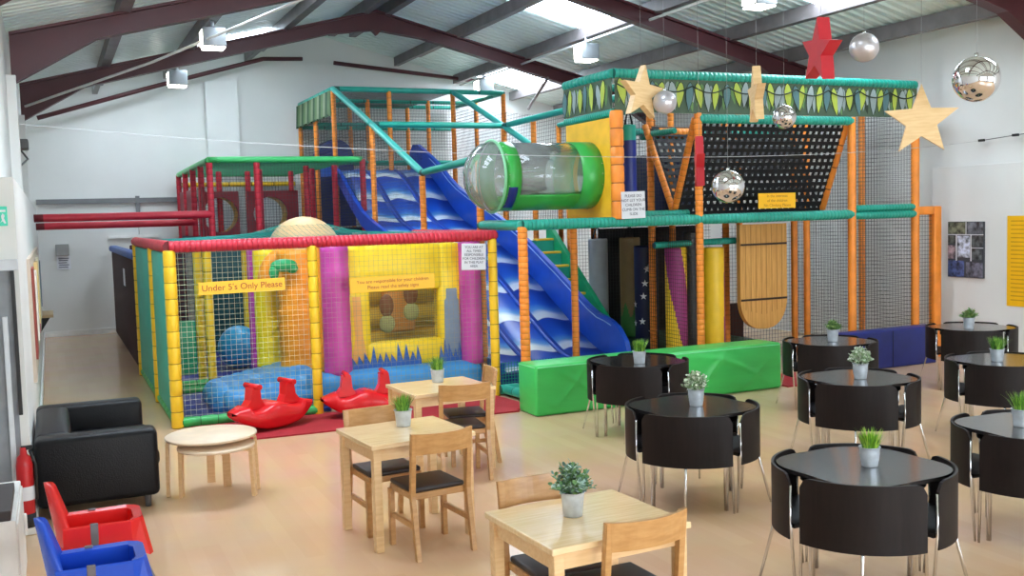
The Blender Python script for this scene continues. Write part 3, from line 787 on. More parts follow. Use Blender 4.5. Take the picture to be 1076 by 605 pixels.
rail(pen, (XA, YA, 2.0), (XB, YA - .1, 2.0), Rm, .066, .055); rail(pen, (XB, YA - .1, 2.0), (XC + .05, YA - .1, 2.0), Rm, .066, .055)
rail(pen, (XA, YA, 2.0), (XA, 16.2, 2.0), Rm, .07, .12); rail(pen, (XC + .03, YA - .1, 2.0), (XC + .03, 14.5, 2.0), Rm, .065, .12)
rail(pen, (XA + .05, YA, .06), (XB, YA - .1, .06), Gm, .055, .2); rail(pen, (XA + .05, 13.6, .07), (1.9, 13.7, .07), Gm, .055, .2); rail(pen, (XA + .05, 13.95, .1), (1.9, 14.05, .1), Gm, .055, .2)
rail(pen, (XA, YA, .06), (XA, 16.2, .06), [green_f, green_d], .05, .3)
obj('net', MB().net([(XA, YA, .1), (XB, YA - .1, .1), (XB, YA - .1, 1.95), (XA, YA, 1.95)], .058, .0019), net_pale, pen)
obj('net', MB().net([(XB, YA - .1, .1), (XC, YA - .1, .1), (XC, YA - .1, 1.95), (XB, YA - .1, 1.95)], .058, .0016), M('grey_netting', (150, 146, 110), .7), pen)
# sagging roof net
mb = MB(); nx, ny = 60, 64
def roofz(x, y):
    u = (x - XA) / (XC - XA); v = (y - YA) / (15.9 - YA)
    return 2.03 + .06 * sin(pi * min(1, max(0, v))) * sin(pi * u) + .17 * math.exp(-(((x - 2.97) / .5) ** 2 + ((y - 12.95) / .6) ** 2))
for i in range(nx + 1):
    x = XA + (XC - XA) * i / nx; mb.tube([(x, YA + (15.9 - YA) * k / 16, roofz(x, YA + (15.9 - YA) * k / 16)) for k in range(17)], .0019, 3, cap=False)
for j in range(ny + 1):
    y = YA + (15.9 - YA) * j / ny; mb.tube([(XA + (XC - XA) * k / 16, y, roofz(XA + (XC - XA) * k / 16, y)) for k in range(17)], .0019, 3, cap=False)
obj('roof_net', mb, net_teal, pen)
# padded panels on the gangway side
obj('padded_panel', MB().box(XA - .03, XA + .03, YA + .08, 13.38, .1, 1.93, bev=.02), M('teal_panel', (48, 182, 164), .5, bump=.3, bscale=30), pen)
obj('padded_panel', MB().box(XA - .035, XA + .035, 13.52, 15.9, .1, 1.93, bev=.02), MATS['teal_panel'], pen)
obj('padded_panel', MB().box(1.33, 1.62, 13.3, 13.38, .33, 1.02, bev=.02), M('mid_green_vinyl', (14, 128, 84), .45), pen)
obj('wall_panel', MB().box(XA - .03, XA + .03, 16.1, 22.4, .05, 1.72, bev=.015), M('dark_maroon_board', (50, 18, 22), .75), pen)
obj('top_pad', MB().box(XA - .08, XA + .1, 16.1, 22.4, 1.72, 1.84, bev=.04), M('blue_pad', (46, 84, 160), .5), pen)
obj('paper_label', MB().box(XA - .036, XA - .03, 18.6, 19.0, 1.2, 1.5), paper, pen)
obj('floor_mat', MB().box(XA + .04, 2.9, YA + .02, 17.9, 0.002, .05, bev=.012), navy, pen)
obj('floor_mat', MB().box(2.9, XC, 14.3, 17.9, 0.002, .05, bev=.012), navy, pen)
obj('back_panel', MB().box(2.2, 5.0, 17.9, 18.0, 0, 2.0, bev=.02), M('deep_teal_vinyl', (8, 70, 74), .5), pen)
obj('back_panel', MB().box(XA + .1, 2.2, 19.0, 19.1, 0, 1.9, bev=.02), M('plum_vinyl', (70, 26, 40), .5), pen)
obj('net', MB().net([(XA + .1, 15.9, .1), (4.9, 15.9, .1), (4.9, 15.9, 1.95), (XA + .1, 15.9, 1.95)], .07, .003), M('dark_teal_netting', (30, 90, 96), .7), pen)
obj('net', MB().net([(XC, YA, .1), (XC, 14.4, .1), (XC, 14.4, 1.95), (XC, YA, 1.95)], .062, .0026), net_teal, pen)
tag(obj('play_ball', MB().ball((2.5, 15.5, .37), .31, .31, .33, 24, 16), M('ball_blue', (40, 150, 196), .3)), 'big glossy blue ball inside the toddler pen', 'ball')

# inflatable castle
cas = thing('bouncy_castle', 'inflatable castle with magenta columns and yellow front inside the pen', 'inflatable', (3.9, 12.8, 0), world=True)
sky = M('sky_blue_vinyl', (64, 156, 222), .36, var=.06, bump=.25, bscale=12)
mag = M('magenta_vinyl', (206, 76, 172), .38, var=.06, bump=.25, bscale=9)
cy = M('castle_yellow', (252, 218, 36), .42, var=.05, bump=.3, bscale=8)
cor = M('castle_orange', (246, 158, 40), .42, var=.06, bump=.25, bscale=9)
obj('base', MB().box(2.82, 4.93, 11.72, 14.2, .02, .42, bev=.14, seg=4), sky, cas)
def col(x, y, r, z0, z1, m, bulge=.03):
    k = 7; prof = [(0, z0)]
    for i in range(k):
        for f in (0.05, .3, .7, .95): prof.append((r * (1 + bulge * sin(pi * f) - .02), z0 + (z1 - z0) * (i + f) / k))
    prof.append((0, z1)); return obj('column', MB().lathe(prof, (x, y, 0), 24), m, cas)
col(3.09, 11.93, .17, .36, 1.95, mag); col(4.83, 11.9, .14, .36, 1.95, mag); col(2.42, 13.1, .16, .36, 1.95, mag); col(4.8, 14.0, .16, .36, 1.95, mag)
mb = MB(); mb.box(3.2, 3.53, 11.95, 12.2, .4, 1.92, bev=.05); mb.box(4.42, 4.74, 11.95, 12.2, .4, 1.92, bev=.05)
mb.box(3.45, 4.5, 11.95, 12.2, 1.34, 1.92, bev=.05); mb.box(3.45, 4.5, 11.93, 12.2, .4, .72, bev=.06)
fw = obj('front_wall', mb, cy, cas)
obj('window_net', MB().net([(3.52, 12.02, .72), (4.43, 12.02, .72), (4.43, 12.02, 1.34), (3.52, 12.02, 1.34)], .03, .002), M('brown_mesh', (120, 96, 60), .7), fw)
mb = MB()
for k in range(4): mb.tube([(3.1, 13.4, .55 + k * .34), (4.85, 13.4, .55 + k * .34)], .18, 14)
obj('back_tubes', mb, M('ochre_vinyl', (214, 170, 50), .45), cas)
obj('orange_panel', MB().box(4.05, 4.5, 13.1, 13.2, .7, 1.4, bev=.03), M('ochre_orange_vinyl', (216, 140, 60), .45), cas)
br = M('mural_brown', (128, 80, 56), .6); pg = M('mural_pale_green', (176, 180, 120), .6)
for x in (3.98, 4.32):
    zz = .0 if x < 4.1 else .14
    obj('mural_print', MB().ball((x, 12.75, 1.1 + zz), .1, .05, .15), br, cas); obj('mural_print', MB().ball((x, 12.75, .86 + zz), .11, .05, .12), pg, cas)
# printed decorations on the front: palm trunk, grey post, blue grass
mb = MB(); mb.prism([(3.27, .5), (3.47, .5), (3.42, .8), (3.40, 1.3), (3.30, 1.3), (3.32, .8)], 11.944, 11.95); obj('palm_trunk_print', mb, M('trunk_print', (238, 178, 90), .5), fw)
mb = MB(); mb.prism([(4.48, .5), (4.70, .5), (4.685, 1.18), (4.665, 1.22), (4.66, 1.34), (4.52, 1.34), (4.515, 1.22), (4.49, 1.18)], 11.944, 11.95); obj('grey_post_print', mb, M('post_print', (128, 152, 172), .5), fw)
def grassprint(x0, x1, n, hmax, seed):
    random.seed(seed); pts = [(x0, .40)]
    for i in range(n):
        xa = x0 + (x1 - x0) * i / n; xb = x0 + (x1 - x0) * (i + 1) / n
        pts += [(xa + .2 * (xb - xa), .47), (xa + random.uniform(.3, .8) * (xb - xa), .5 + random.uniform(.25, 1) * hmax)]
    pts += [(x1, .47), (x1, .40)]; return MB().prism(pts, 11.916, 11.922)
obj('grass_print', grassprint(3.22, 4.15, 11, .22, 4), M('grass_print_blue', (34, 96, 176), .5), fw); obj('grass_print', grassprint(4.38, 4.75, 6, .24, 9), MATS['grass_print_blue'], fw)
# entrance towers, arch and dome
col(2.72, 12.35, .23, .36, 1.9, cor, .05); col(2.45, 12.9, .15, .36, 1.9, cy, .04)
arch = [(2.62 + .26 * cos(a), 12.5, 1.5 + .34 * sin(a)) for a in [pi * k / 12 for k in range(13)]]
obj('arch', MB().tube(arch, .09, 12), cor, cas)
obj('dome', MB().ball((2.97, 12.95, 1.86), .46, .5, .44, 24, 16), M('peach_vinyl', (240, 196, 140), .45), cas)
obj('leaf_cluster', MB().ball((2.52, 12.1, 1.72), .16, .06, .08).ball((2.4, 12.1, 1.64), .06, .05, .09).ball((2.62, 12.1, 1.68), .07, .05, .06), M('leaf_green_vinyl', (30, 160, 96), .4), cas)
mb = MB(); mb.box(2.9, 3.02, 11.95, 12.5, .4, 1.95, bev=.05); obj('side_wall', mb, cor, cas)
# blue ramp in front of the entrance
rp = thing('inflatable_ramp', 'low blue inflatable ramp in front of the castle entrance', 'inflatable', (2.25, 12.2, 0), world=True)
mb = MB()
for k in range(8):
    f = k / 7; x = 1.80 + .86 * f; zc = .13 + .16 * f; yb = 12.62 - .2 * f; r_ = .19 + .03 * f
    mb.tube([(x, yb + .44, zc), (x, yb + .40, zc), (x, yb + .3, zc), (x, yb - .5, zc), (x, yb - .62, zc), (x, yb - .68, zc)], [.06, .14, r_, r_, .14, .05], 16)
obj('tubes', mb, sky, rp); obj('base', MB().box(1.72, 2.78, 11.72, 12.9, .052, .3, bev=.1, seg=3), sky, rp)
# signs on the pen
def board(name, label, cat, x0, x1, y, z0, z1, m, lines, size, inkm, tilt=0.0, group=None, sp=1.0, th=.008):
    t = thing(name, label, cat, ((x0 + x1) / 2, y, (z0 + z1) / 2), group=group); t.rotation_euler.y = tilt
    w = (x1 - x0) / 2; h = (z1 - z0) / 2
    bd = obj('board', MB().box(-w, w, 0, th, -h, h, bev=.002), m, t)
    text(lines, size, (0, -.002, 0), (pi / 2, 0, 0), inkm, bd, space=sp)
    return t
board('sign', 'long yellow sign about under fives on the pen front', 'sign', 1.44, 2.38, 11.40, 1.47, 1.61, sign_yellow, "Under 5's Only Please", .098, sign_ink, radians(-.6), th=.012)
board('sign', 'yellow two-line safety sign on the castle side of the pen', 'sign', 3.13, 4.17, 11.395, 1.395, 1.57, sign_yellow, 'You are responsible for your children\nPlease read the safety signs', .058, sign_ink, radians(-.5), sp=1.15)
board('sign', 'white paper notice at the corner post of the pen', 'sign', 4.52, 4.84, 11.38, 1.59, 1.91, paper, 'YOU ARE AT\nALL TIMES\nRESPONSIBLE\nFOR CHILDREN\nIN THIS PLAY\nAREA', .042, ink, radians(2), sp=1.1, th=.004)

# ------------------------------------------------------------------ main play frame
pf = thing('climbing_frame', 'multi-level soft play frame of orange posts, teal rails and nets', 'play frame', (7.6, 13, 0), world=True)
def P(x, y, z0, z1, r=.05, m=Om, pitch=.07): return post(pf, x, y, z0, z1, m, r, pitch)
def Rl(p0, p1, r=.052, m=Tm, pitch=.055): return rail(pf, p0, p1, m, r, pitch)
def Nt(pts, cell=.055, r=.0028, m=net_dark): return obj('net', MB().net(pts, cell, r), m, pf)
G = 1.26; X1, X2, X3, X4, X5 = 5.07, 6.35, 7.58, 10.12, 11.3
Y1, Y2, Y3 = 10.8, 12.06, 13.32
P(X1, Y1, 0, 2.1, .06); P(X1, Y2, 0, 3.0); P(6.42, Y2, 0, 3.95); P(X3, Y1, 0, 3.47); P(7.66, Y2, 0, 3.9)
post(pf, X2 + .03, Y1, 2.15, 3.48, Om, .085, .22, .9)
P(X4, Y1, 0, 3.45, .058, pitch=9); P(10.17, Y2, 0, 3.9, pitch=9); P(X5, Y1, 0, 3.45, .058, pitch=9); P(11.5, Y2, 0, 3.9, pitch=9)
P(8.92, Y2, 0, 3.5); P(10.41, Y2, 0, 3.9, pitch=9); P(X3, Y3, 2.1, 3.9); P(8.84, Y3, 0, 3.9); P(X4, Y3, 0, 3.9)
# orange return frame beside the wall
obj('gate_frame', MB().box(11.62, 11.76, Y1 - .06, Y1 + .06, 0, 2.2, bev=.02).box(11.3, 11.62, Y1 - .06, Y1 + .06, 2.08, 2.2, bev=.02), orange, pf)
Nt([(X5, Y1, .1), (11.62, Y1, .1), (11.62, Y1, 2.08), (X5, Y1, 2.08)])
# rails
Rl((X1, Y1, 2.12), (X3, Y1, 2.12), .065); Rl((X3, Y1, 2.12), (X4, Y1, 2.12), .065, pitch=.06); Rl((X4, Y1, 2.10), (X5, Y1, 2.10), .055, pitch=.06); Rl((X4, Y1, 2.2), (X5, Y1, 2.2), .045, pitch=.06)
Rl((X2 + .1, Y1 + .25, 2.2), (X3, Y1 + .25, 2.2), .05)
Rl((X1, Y2, 2.12), (X1, Y1, 2.12), .065, pitch=9)
Rl((X2, Y1, 3.93), (X3, Y1, 3.93), .062); Rl((X3, Y1, 3.93), (X5, Y1, 3.92), .062, pitch=.07); Rl((X2, Y2, 3.93), (X2, Y1, 3.93), .062, pitch=.1); Rl((X5, Y1, 3.92), (X5, Y3, 3.92))
Rl((X2, Y2, 3.45), (X2, Y1, 3.46), .05); Rl((X3, Y1, 3.4), (X4, Y1, 3.4), .06); Rl((7.4, 11.6, 1.78), (8.75, 11.6, 1.8), .045)
Rl((X3, Y2, 3.3), (X3 + .05, Y1 + .6, 3.3), .04); Rl((X3, Y2 + .1, 3.28), (8.5, Y2 + .1, 3.28), .05)
Rl((X2, Y2, 3.93), (X5, Y2, 3.93)); Rl((X3, Y3, 3.45), (X5, Y3, 3.45)); Rl((X3, Y3, 2.12), (X5, Y3, 2.12))
# leaf banner round the top
def banner(p0, p1, z0, z1, seed):
    random.seed(seed); p0 = Vector(p0); p1 = Vector(p1); d = (p1 - p0); L = d.length; d.normalize(); nrm = Vector((d.y, -d.x, 0))
    mb = MB(); q = nrm * .01
    a, b_ = p0, p1
    vs = [a + Vector((0, 0, z0)), b_ + Vector((0, 0, z0)), b_ + Vector((0, 0, z1)), a + Vector((0, 0, z1))]
    vs = vs + [v - q for v in vs]
    mb.add(vs, [(0, 1, 2, 3), (7, 6, 5, 4), (0, 4, 5, 1), (2, 6, 7, 3), (1, 5, 6, 2), (0, 3, 7, 4)], 0, False)
    def lf(c, ztop, ln, w, tl, off, mi):
        ring = [(0, 0), (.5, -.08), (.95, -.27), (1, -.42), (.7, -.70), (.0, -1), (-.7, -.70), (-1, -.42), (-.95, -.27), (-.5, -.08)]
        pts = [c + d * (u * w + tl * -v) + off + Vector((0, 0, max(z0 + .004, ztop + v * ln))) for u, v in ring]
        mb.add([sum(pts, Vector()) / 10 + nrm * .004] + pts, [(0, k + 1, (k + 1) % 10 + 1) for k in range(10)], mi, False)
    s = .04
    while s < L - .06:
        lf(p0 + d * (s + random.uniform(-.02, .02)), z1 - random.uniform(.02, .12), random.uniform(.22, .32), random.uniform(.03, .05), random.uniform(-.12, .12), nrm * (.003 + random.random() * .001), random.choice((3, 4, 3, 5)))
        s += .055
    s = .07; k_ = seed
    while s < L - .07:
        c = p0 + d * (s + random.uniform(-.02, .02)); zt = z1 - random.uniform(.005, .05); ln = random.uniform(.30, .38); w = random.uniform(.045, .062); tl = random.uniform(-.07, .07)
        lf(c, zt + .012, ln + .03, w + .012, tl, nrm * .009, 5); lf(c, zt, ln, w, tl, nrm * .013, (1, 2, 1, 4)[k_ % 4]); k_ += 1  # wider dark leaf beneath gives each leaf its printed outline
        s += random.uniform(.12, .16)
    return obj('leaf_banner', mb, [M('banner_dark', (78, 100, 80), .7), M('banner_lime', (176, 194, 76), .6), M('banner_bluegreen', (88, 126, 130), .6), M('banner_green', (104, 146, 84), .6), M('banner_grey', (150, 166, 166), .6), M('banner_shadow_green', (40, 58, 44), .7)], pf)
banner((X2, Y1 - .03, 0), (X5, Y1 - .03, 0), 3.46, 3.88, 2); banner((X2 - .03, Y2, 0), (X2 - .03, Y1, 0), 3.50, 3.88, 5)
mb = MB()
for x in [X2 + .02 + .55 * k for k in range(9)]:
    mb.tube([(x + .55 * f, Y1 - .05, 3.80 - .08 * sin(pi * f)) for f in [i / 8 for i in range(9)]], .009, 6, cap=False)
obj('vine_cord', mb, M('vine_dark', (40, 54, 44), .6), pf)
# yellow board with the tunnel mouth
obj('tunnel_board', MB().holed(Y1 + .06, Y2 - .05, 2.18, 3.40, 11.43, 2.72, .41, X2 - .03, X2 + .03, 'YZ'), M('board_yellow', (248, 190, 44), .45), pf)
# decks and inner panels, some put in dark for the shade inside the frame
obj('deck', MB().box(X2, X4, Y1 + .1, Y3, 2.06, 2.12, bev=.02), navy_dk, pf); obj('deck', MB().box(X3, X4, Y3, 17.1, 2.06, 2.12, bev=.02), navy_dk, pf)
obj('deck', MB().box(X1, 8.84, 19.5, 22.5, 1.98, 2.07, bev=.02), navy_dk, pf)
obj('inner_panel', MB().box(8.05, 9.9, 14.2, 14.3, 0, 1.98, bev=.02), black_pad, pf); obj('inner_panel', MB().box(9.0, 9.95, 13.0, 13.1, .0, .75, bev=.02), M('brown_vinyl', (72, 34, 28), .5), pf)  # dark sheets stand in for the shade deep under the deck
obj('inner_panel', MB().box(7.35, 7.95, Y3 + .1, Y3 + .16, 2.1, 2.78, bev=.02), M('brick_red_vinyl', (146, 36, 34), .5), pf); obj('inner_panel', MB().box(7.2, 7.95, Y3 + .1, Y3 + .16, 2.8, 3.12, bev=.02), M('forest_vinyl', (20, 96, 66), .5), pf)
obj('inner_panel', MB().box(8.0, 9.3, Y3 + .1, Y3 + .16, 2.1, 3.1, bev=.02), navy_dk, pf)
obj('inner_panel', MB().box(7.56, 9.6, 11.9, 14.1, .02, .28, bev=.03), M('green_step_vinyl', (12, 76, 52), .5), pf)
obj('orange_pad', MB().foam((7.75, 12.0, 3.32), (8.25, 12.0, 3.32), .075, .07), Om, pf)
# diagonal poles and V shaped cargo net
YT0, YM, YT1 = Y1 + .06, 11.38, 11.98
obj('diagonal_pole', MB().foam((X3, YT0, 3.42), (X3, YM, 2.2), .045, .08), Om, pf); obj('diagonal_pole', MB().foam((X3 - .05, YT1, 3.42), (X3, YM, 2.2), .045, .08), Om, pf)
obj('diagonal_pole', MB().foam((X4 - .02, YT0, 3.4), (X4 - .02, YM, 2.2), .05, .3), Om, pf)
def webbing(y0, z0, y1, z1, xa, xb, cx, cz, w):
    mb = MB(); d = Vector((0, y1 - y0, z1 - z0)); L = d.length; n = d.normalized(); nr = n.cross(Vector((1, 0, 0)))
    k = int((xb - xa) / cx)
    for i in range(k + 1):
        x = xa + (xb - xa) * i / k; c = [Vector((x - w / 2, y0, z0)), Vector((x + w / 2, y0, z0)), Vector((x + w / 2, y1, z1)), Vector((x - w / 2, y1, z1))]
        mb.add([p + nr * .006 for p in c] + [p + nr * .001 for p in c], [(0, 1, 2, 3), (7, 6, 5, 4), (0, 4, 5, 1), (1, 5, 6, 2), (2, 6, 7, 3), (3, 7, 4, 0)], 0, False)
    k = int(L / cz)
    for i in range(k + 1):
        o = Vector((0, y0, z0)) + d * (i / k); h = n * (w * .55)
        c = [Vector((xa, 0, 0)) + o - h, Vector((xb, 0, 0)) + o - h, Vector((xb, 0, 0)) + o + h, Vector((xa, 0, 0)) + o + h]
        mb.add([p - nr * .006 for p in c] + [p - nr * .001 for p in c], [(0, 1, 2, 3), (7, 6, 5, 4), (0, 4, 5, 1), (1, 5, 6, 2), (2, 6, 7, 3), (3, 7, 4, 0)], 0, False)
    return obj('cargo_net', mb, net_black, pf)
webbing(YM, 2.2, YT0, 3.38, X3 + .06, X4 - .06, .098, .098, .05); webbing(YM, 2.2, YT1, 3.38, X3 + .06, X4 - .06, .098, .098, .05)
# nets of the front part
Nt([(X4, Y1, .5), (X5, Y1, .5), (X5, Y1, 3.46), (X4, Y1, 3.46)]); Nt([(X4, Y2, .0), (X5, Y2, .0), (X5, Y2, 3.9), (X4, Y2, 3.9)])
Nt([(X3, Y1, .0), (X3, Y2, .0), (X3, Y2, 2.0), (X3, Y1, 2.0)], .05, .003, M('brown_netting', (60, 40, 24), .7)); Nt([(8.84, Y2, 0), (X4, Y2, 0), (X4, Y2, 2), (8.84, Y2, 2)])
Nt([(X3, Y3, 2.1), (X5, Y3, 2.1), (X5, Y3, 3.9), (X3, Y3, 3.9)]); Nt([(X5, Y1, .1), (X5, Y3, .1), (X5, Y3, 3.9), (X5, Y1, 3.9)]); Nt([(X2, Y2, 2.1), (X3, Y2, 2.1), (X3, Y2, 3.5), (X2, Y2, 3.5)])
Nt([(X3, 14.1, 0), (X4, 14.1, 0), (X4, 14.1, 2), (X3, 14.1, 2)])
# slide cage: posts, sloping rails and nets
XS1, XS3 = 5.19, 7.7
YS = (14.58, 17.1, 19.6); ZS = (2.92, 3.88, 4.80)
for y, z in zip(YS, ZS):
    P(XS1, y, 0, z - .05); P(XS3 - .0, y, 0, z - .05)
for x in (XS1, XS3):
    for k in (0, 1): Rl((x, YS[k], ZS[k]), (x, YS[k + 1], ZS[k + 1]), .056, m=[teal_l, teal_l], pitch=9)
for y, z in zip(YS[1:], ZS[1:]): Rl((XS1, y, z), (XS3, y, z), .055, pitch=9)
Rl((XS1, YS[0], 2.92), (X1, Y2, 2.98), .055, pitch=9); Rl((XS3, 17.1, 3.88), (X3, Y2, 3.9), .055, pitch=9)
Nt([(XS1, YS[0], 2.1), (XS1, YS[1], 2.1), (XS1, YS[1], ZS[1]), (XS1, YS[0], ZS[0])]); Nt([(XS1, YS[1], 2.1), (XS1, YS[2], 2.1), (XS1, YS[2], ZS[2]), (XS1, YS[1], ZS[1])])
Nt([(XS3, YS[0], 2.1), (XS3, YS[1], 2.1), (XS3, YS[1], ZS[1]), (XS3, YS[0], ZS[0])], .06); Nt([(XS3, YS[1], 2.1), (XS3, YS[2], 2.1), (XS3, YS[2], ZS[2]), (XS3, YS[1], ZS[1])], .06)
Nt([(XS1, YS[2], 3.4), (XS3, YS[2], 3.4), (XS3, YS[2], 4.6), (XS1, YS[2], 4.6)], .06); Nt([(XS3, Y2, 2.1), (XS3, 14.58, 2.1), (XS3, 14.58, 3.88), (XS3, Y2, 3.88)], .06)
# rear tower
for x in (XS1, 6.33, XS3, 8.84):
    for y in (21.1, 22.5): P(x, y, 2.0, 4.78, .05, pitch=.14)
P(6.33, 19.6, 3.2, 4.78, .05, pitch=.14); P(8.84, 19.6, 0, 4.78, .05); P(XS3, 15.84, 0, 3.85); P(8.84, 17.1, 0, 3.9); P(8.84, 15.84, 0, 3.9); P(X4, 15.84, 0, 3.9)
for z in (4.80, 4.3, 3.5): Rl((XS1, 22.5, z), (8.84, 22.5, z), .045, pitch=.5); Rl((XS1, 21.1, z - .05), (8.84, 21.1, z - .05), .04, pitch=.5)
Rl((XS1, 19.6, 4.80), (XS1, 22.5, 4.80), .05, pitch=.5); Rl((8.84, 19.6, 4.80), (8.84, 22.5, 4.80), .05, pitch=.5); Rl((XS3, 19.6, 4.80), (8.84, 19.6, 4.80), .05, pitch=.5)
Rl((8.84, 14.5, 3.5), (8.84, 19.6, 3.5), .05, pitch=.5); Rl((8.84, 13.3, 3.9), (8.84, 17.1, 3.9), .05, pitch=.5); Rl((XS3, 17.1, 3.3), (X4, 17.1, 3.3), .05, pitch=.5)
Nt([(XS1, 22.5, 2.1), (8.84, 22.5, 2.1), (8.84, 22.5, 4.78), (XS1, 22.5, 4.78)], .07, .004); Nt([(XS1, 19.6, 2.1), (XS1, 22.5, 2.1), (XS1, 22.5, 4.4), (XS1, 19.6, 4.4)], .06); Nt([(8.84, 15.8, 2.1), (8.84, 22.5, 2.1), (8.84, 22.5, 4.78), (8.84, 15.8, 3.9)], .07, .0035)
Nt([(XS1, 19.6, 4.78), (XS3, 19.6, 4.78), (XS3, 22.5, 4.78), (XS1, 22.5, 4.78)], .07, .004)
random.seed(1)
mbq = MB(); n = 34
for i in range(n):   # gathered leaf-print cloth along the tower's gangway side
    ya = 22.5 - 2.9 * i / n; yb = 22.5 - 2.9 * (i + 1) / n; o = .03 * (i % 2)
    mbq.add([(XS1 - .06 - o, ya, 4.76), (XS1 - .06 - (.03 - o), yb, 4.76), (XS1 - .07 - (.03 - o) * 1.5, yb, 4.26 + .03 * ((i * 7) % 3)), (XS1 - .07 - o * 1.5, ya, 4.26 + .03 * ((i * 7 - 7) % 3))], [(0, 1, 2, 3)], i % 3, False)
mbq.add([(v[0] + .02, v[1], v[2]) for v in mbq.v], [f for f in mbq.f], 0, False)
obj('leaf_cloth', mbq, [M('cloth_green', (96, 122, 84), .7), M('cloth_dark', (58, 86, 62), .7), M('cloth_pale', (128, 142, 112), .7)], pf)
# navy arches of the upper tower
def archboard(x0, x1, y0, y1, z0, z1): 
    c = (x0 + x1) / 2; r = (x1 - x0) / 2; pts = [(x0, z0)] + [(c - r * cos(a), z1 - r + r * sin(a)) for a in [pi * k / 14 for k in range(15)]] + [(x1, z0)]
    return MB().prism(pts, y0, y1)
obj('arch_board', archboard(5.25, 6.0, 21.2, 21.7, 2.1, 3.95), navy, pf)

# slide
sl = thing('wave_slide', 'wide blue slide printed with white waves', 'slide', (6.1, 15, 0), world=True)
prof = [(20.4, 3.22), (19.6, 3.2), (19.0, 2.98), (18.2, 2.52), (17.6, 2.22), (16.9, 2.02), (16.2, 1.86), (15.2, 1.52), (14.4, 1.16), (13.4, .68), (12.8, .42), (12.4, .29), (11.9, .24), (11.6, .22)]
def smooth_prof(pr, k=4):
    out = []
    for i in range(len(pr) - 1):
        p0 = pr[max(i - 1, 0)]; p1 = pr[i]; p2 = pr[i + 1]; p3 = pr[min(i + 2, len(pr) - 1)]
        for j in range(k):
            t = j / k
            out.append(tuple(.5 * ((2 * p1[q]) + (-p0[q] + p2[q]) * t + (2 * p0[q] - 5 * p1[q] + 4 * p2[q] - p3[q]) * t * t + (-p0[q] + 3 * p1[q] - 3 * p2[q] + p3[q]) * t ** 3) for q in (0, 1)))
    return out + [pr[-1]]
sp_ = smooth_prof(prof); x0, x1 = 5.15, 7.0
mb = MB(); vs = []; fs = []
for y, z in sp_: vs += [(x0, y, z), (x1, y, z), (x0, y, z - .08), (x1, y, z - .08)]
for i in range(len(sp_) - 1):
    a = i * 4; b_ = a + 4; fs += [(a, a + 1, b_ + 1, b_), (a + 2, b_ + 2, b_ + 3, a + 3), (a, b_, b_ + 2, a + 2), (a + 1, a + 3, b_ + 3, b_ + 1)]
mb.add(vs, fs, 0, True); n4 = (len(sp_) - 1) * 4; mb.add([mb.v[n4], mb.v[n4 + 1], mb.v[n4 + 3], mb.v[n4 + 2]], [(0, 1, 2, 3)], 0, False)
sb_ = obj('slide_bed', mb, wave_slide_material(), sl)
slide_blue = M('slide_blue', (30, 80, 190), .35, var=.06)
wall_top = [(20.4, 3.62), (20.2, 3.76), (19.9, 3.74), (19.2, 3.48), (18.6, 3.22), (18.2, 3.0), (17.8, 2.82), (17.2, 2.62), (16.7, 2.48), (15.8, 2.2), (14.75, 1.83), (13.7, 1.36), (12.77, .92), (12.5, .82), (12.3, .79), (12.1, .74), (11.92, .66), (11.75, .5), (11.66, .3)]
poly = wall_top + [(11.66, .12)] + [(y, z - .1) for y, z in prof[::-1][1:]]
obj('side_wall', MB().prism(poly, x1, x1 + .07, 'YZ'), slide_blue, sl)
lowtop = [(y, z + .16) for y, z in prof]; poly = lowtop + [(y, z - .1) for y, z in prof[::-1]]
obj('side_wall', MB().prism(poly, x0 - .07, x0, 'YZ'), slide_blue, sl)
obj('piping', MB().tube([(x1 - .005, y, z - .06) for y, z in wall_top[3:-3]], .008, 6), M('pale_piping', (150, 180, 220), .4), sl)
for x in (x0 + .62, x0 + 1.24): obj('lane_rib', MB().tube([(x, y, z + .01) for y, z in sp_], .028, 8), slide_blue, sb_)
obj('front_skirt', MB().box(x0 - .05, x1 + .05, 11.58, 11.68, .02, .24, bev=.02), navy, sl)
# run-out pad and low teal fence in front of the slide
tag(obj('run_out_pad', MB().box(5.1, 7.3, 10.95, 11.57, .002, .1, bev=.03), teal), 'teal landing pad at the foot of the wave slide', 'mat')
fn = thing('low_fence', 'low teal netted fence between the pen and the slide foot', 'fence', (5.1, 11.3, 0), world=True)
obj('rail', MB().foam((5.06, 11.42, .08), (5.1, 10.9, .08), .06, .3).foam((4.99, 11.42, .08), (5.75, 11.42, .08), .06, .3), Tm, fn)
obj('net', MB().net([(5.02, 11.42, .1), (5.75, 11.42, .1), (5.75, 11.42, .42), (5.02, 11.42, .42)], .04, .004), net_teal, fn)
# stairs beside the slide
stt = thing('padded_stairs', 'teal padded stairs with yellow treads beside the wave slide', 'stairs', (7.3, 14, 0), world=True)
ys0, zs0 = 12.55, .18; ns = 9; dy = .26; dz = .205
poly = [(ys0, .02)]
for k in range(ns): poly += [(ys0 + k * dy, zs0 + k * dz), (ys0 + (k + 1) * dy, zs0 + k * dz)]
poly += [(ys0 + ns * dy, .02)]
obj('step_body', MB().prism(poly, 7.12, 7.42, 'YZ'), teal, stt)
obj('stringer', MB().prism([(ys0 - .1, .02), (ys0 - .1, zs0 + .1), (ys0 + ns * dy, zs0 + ns * dz + .1), (ys0 + ns * dy, .02)], 7.42, 7.5, 'YZ'), M('green_stringer', (24, 156, 106), .45), stt)
for k in range(ns): obj('tread', MB().box(7.1, 7.43, ys0 + k * dy - .01, ys0 + k * dy + .1, zs0 + k * dz - .005, zs0 + k * dz + .03, bev=.01), M('tread_yellow', (232, 190, 50), .5), stt)

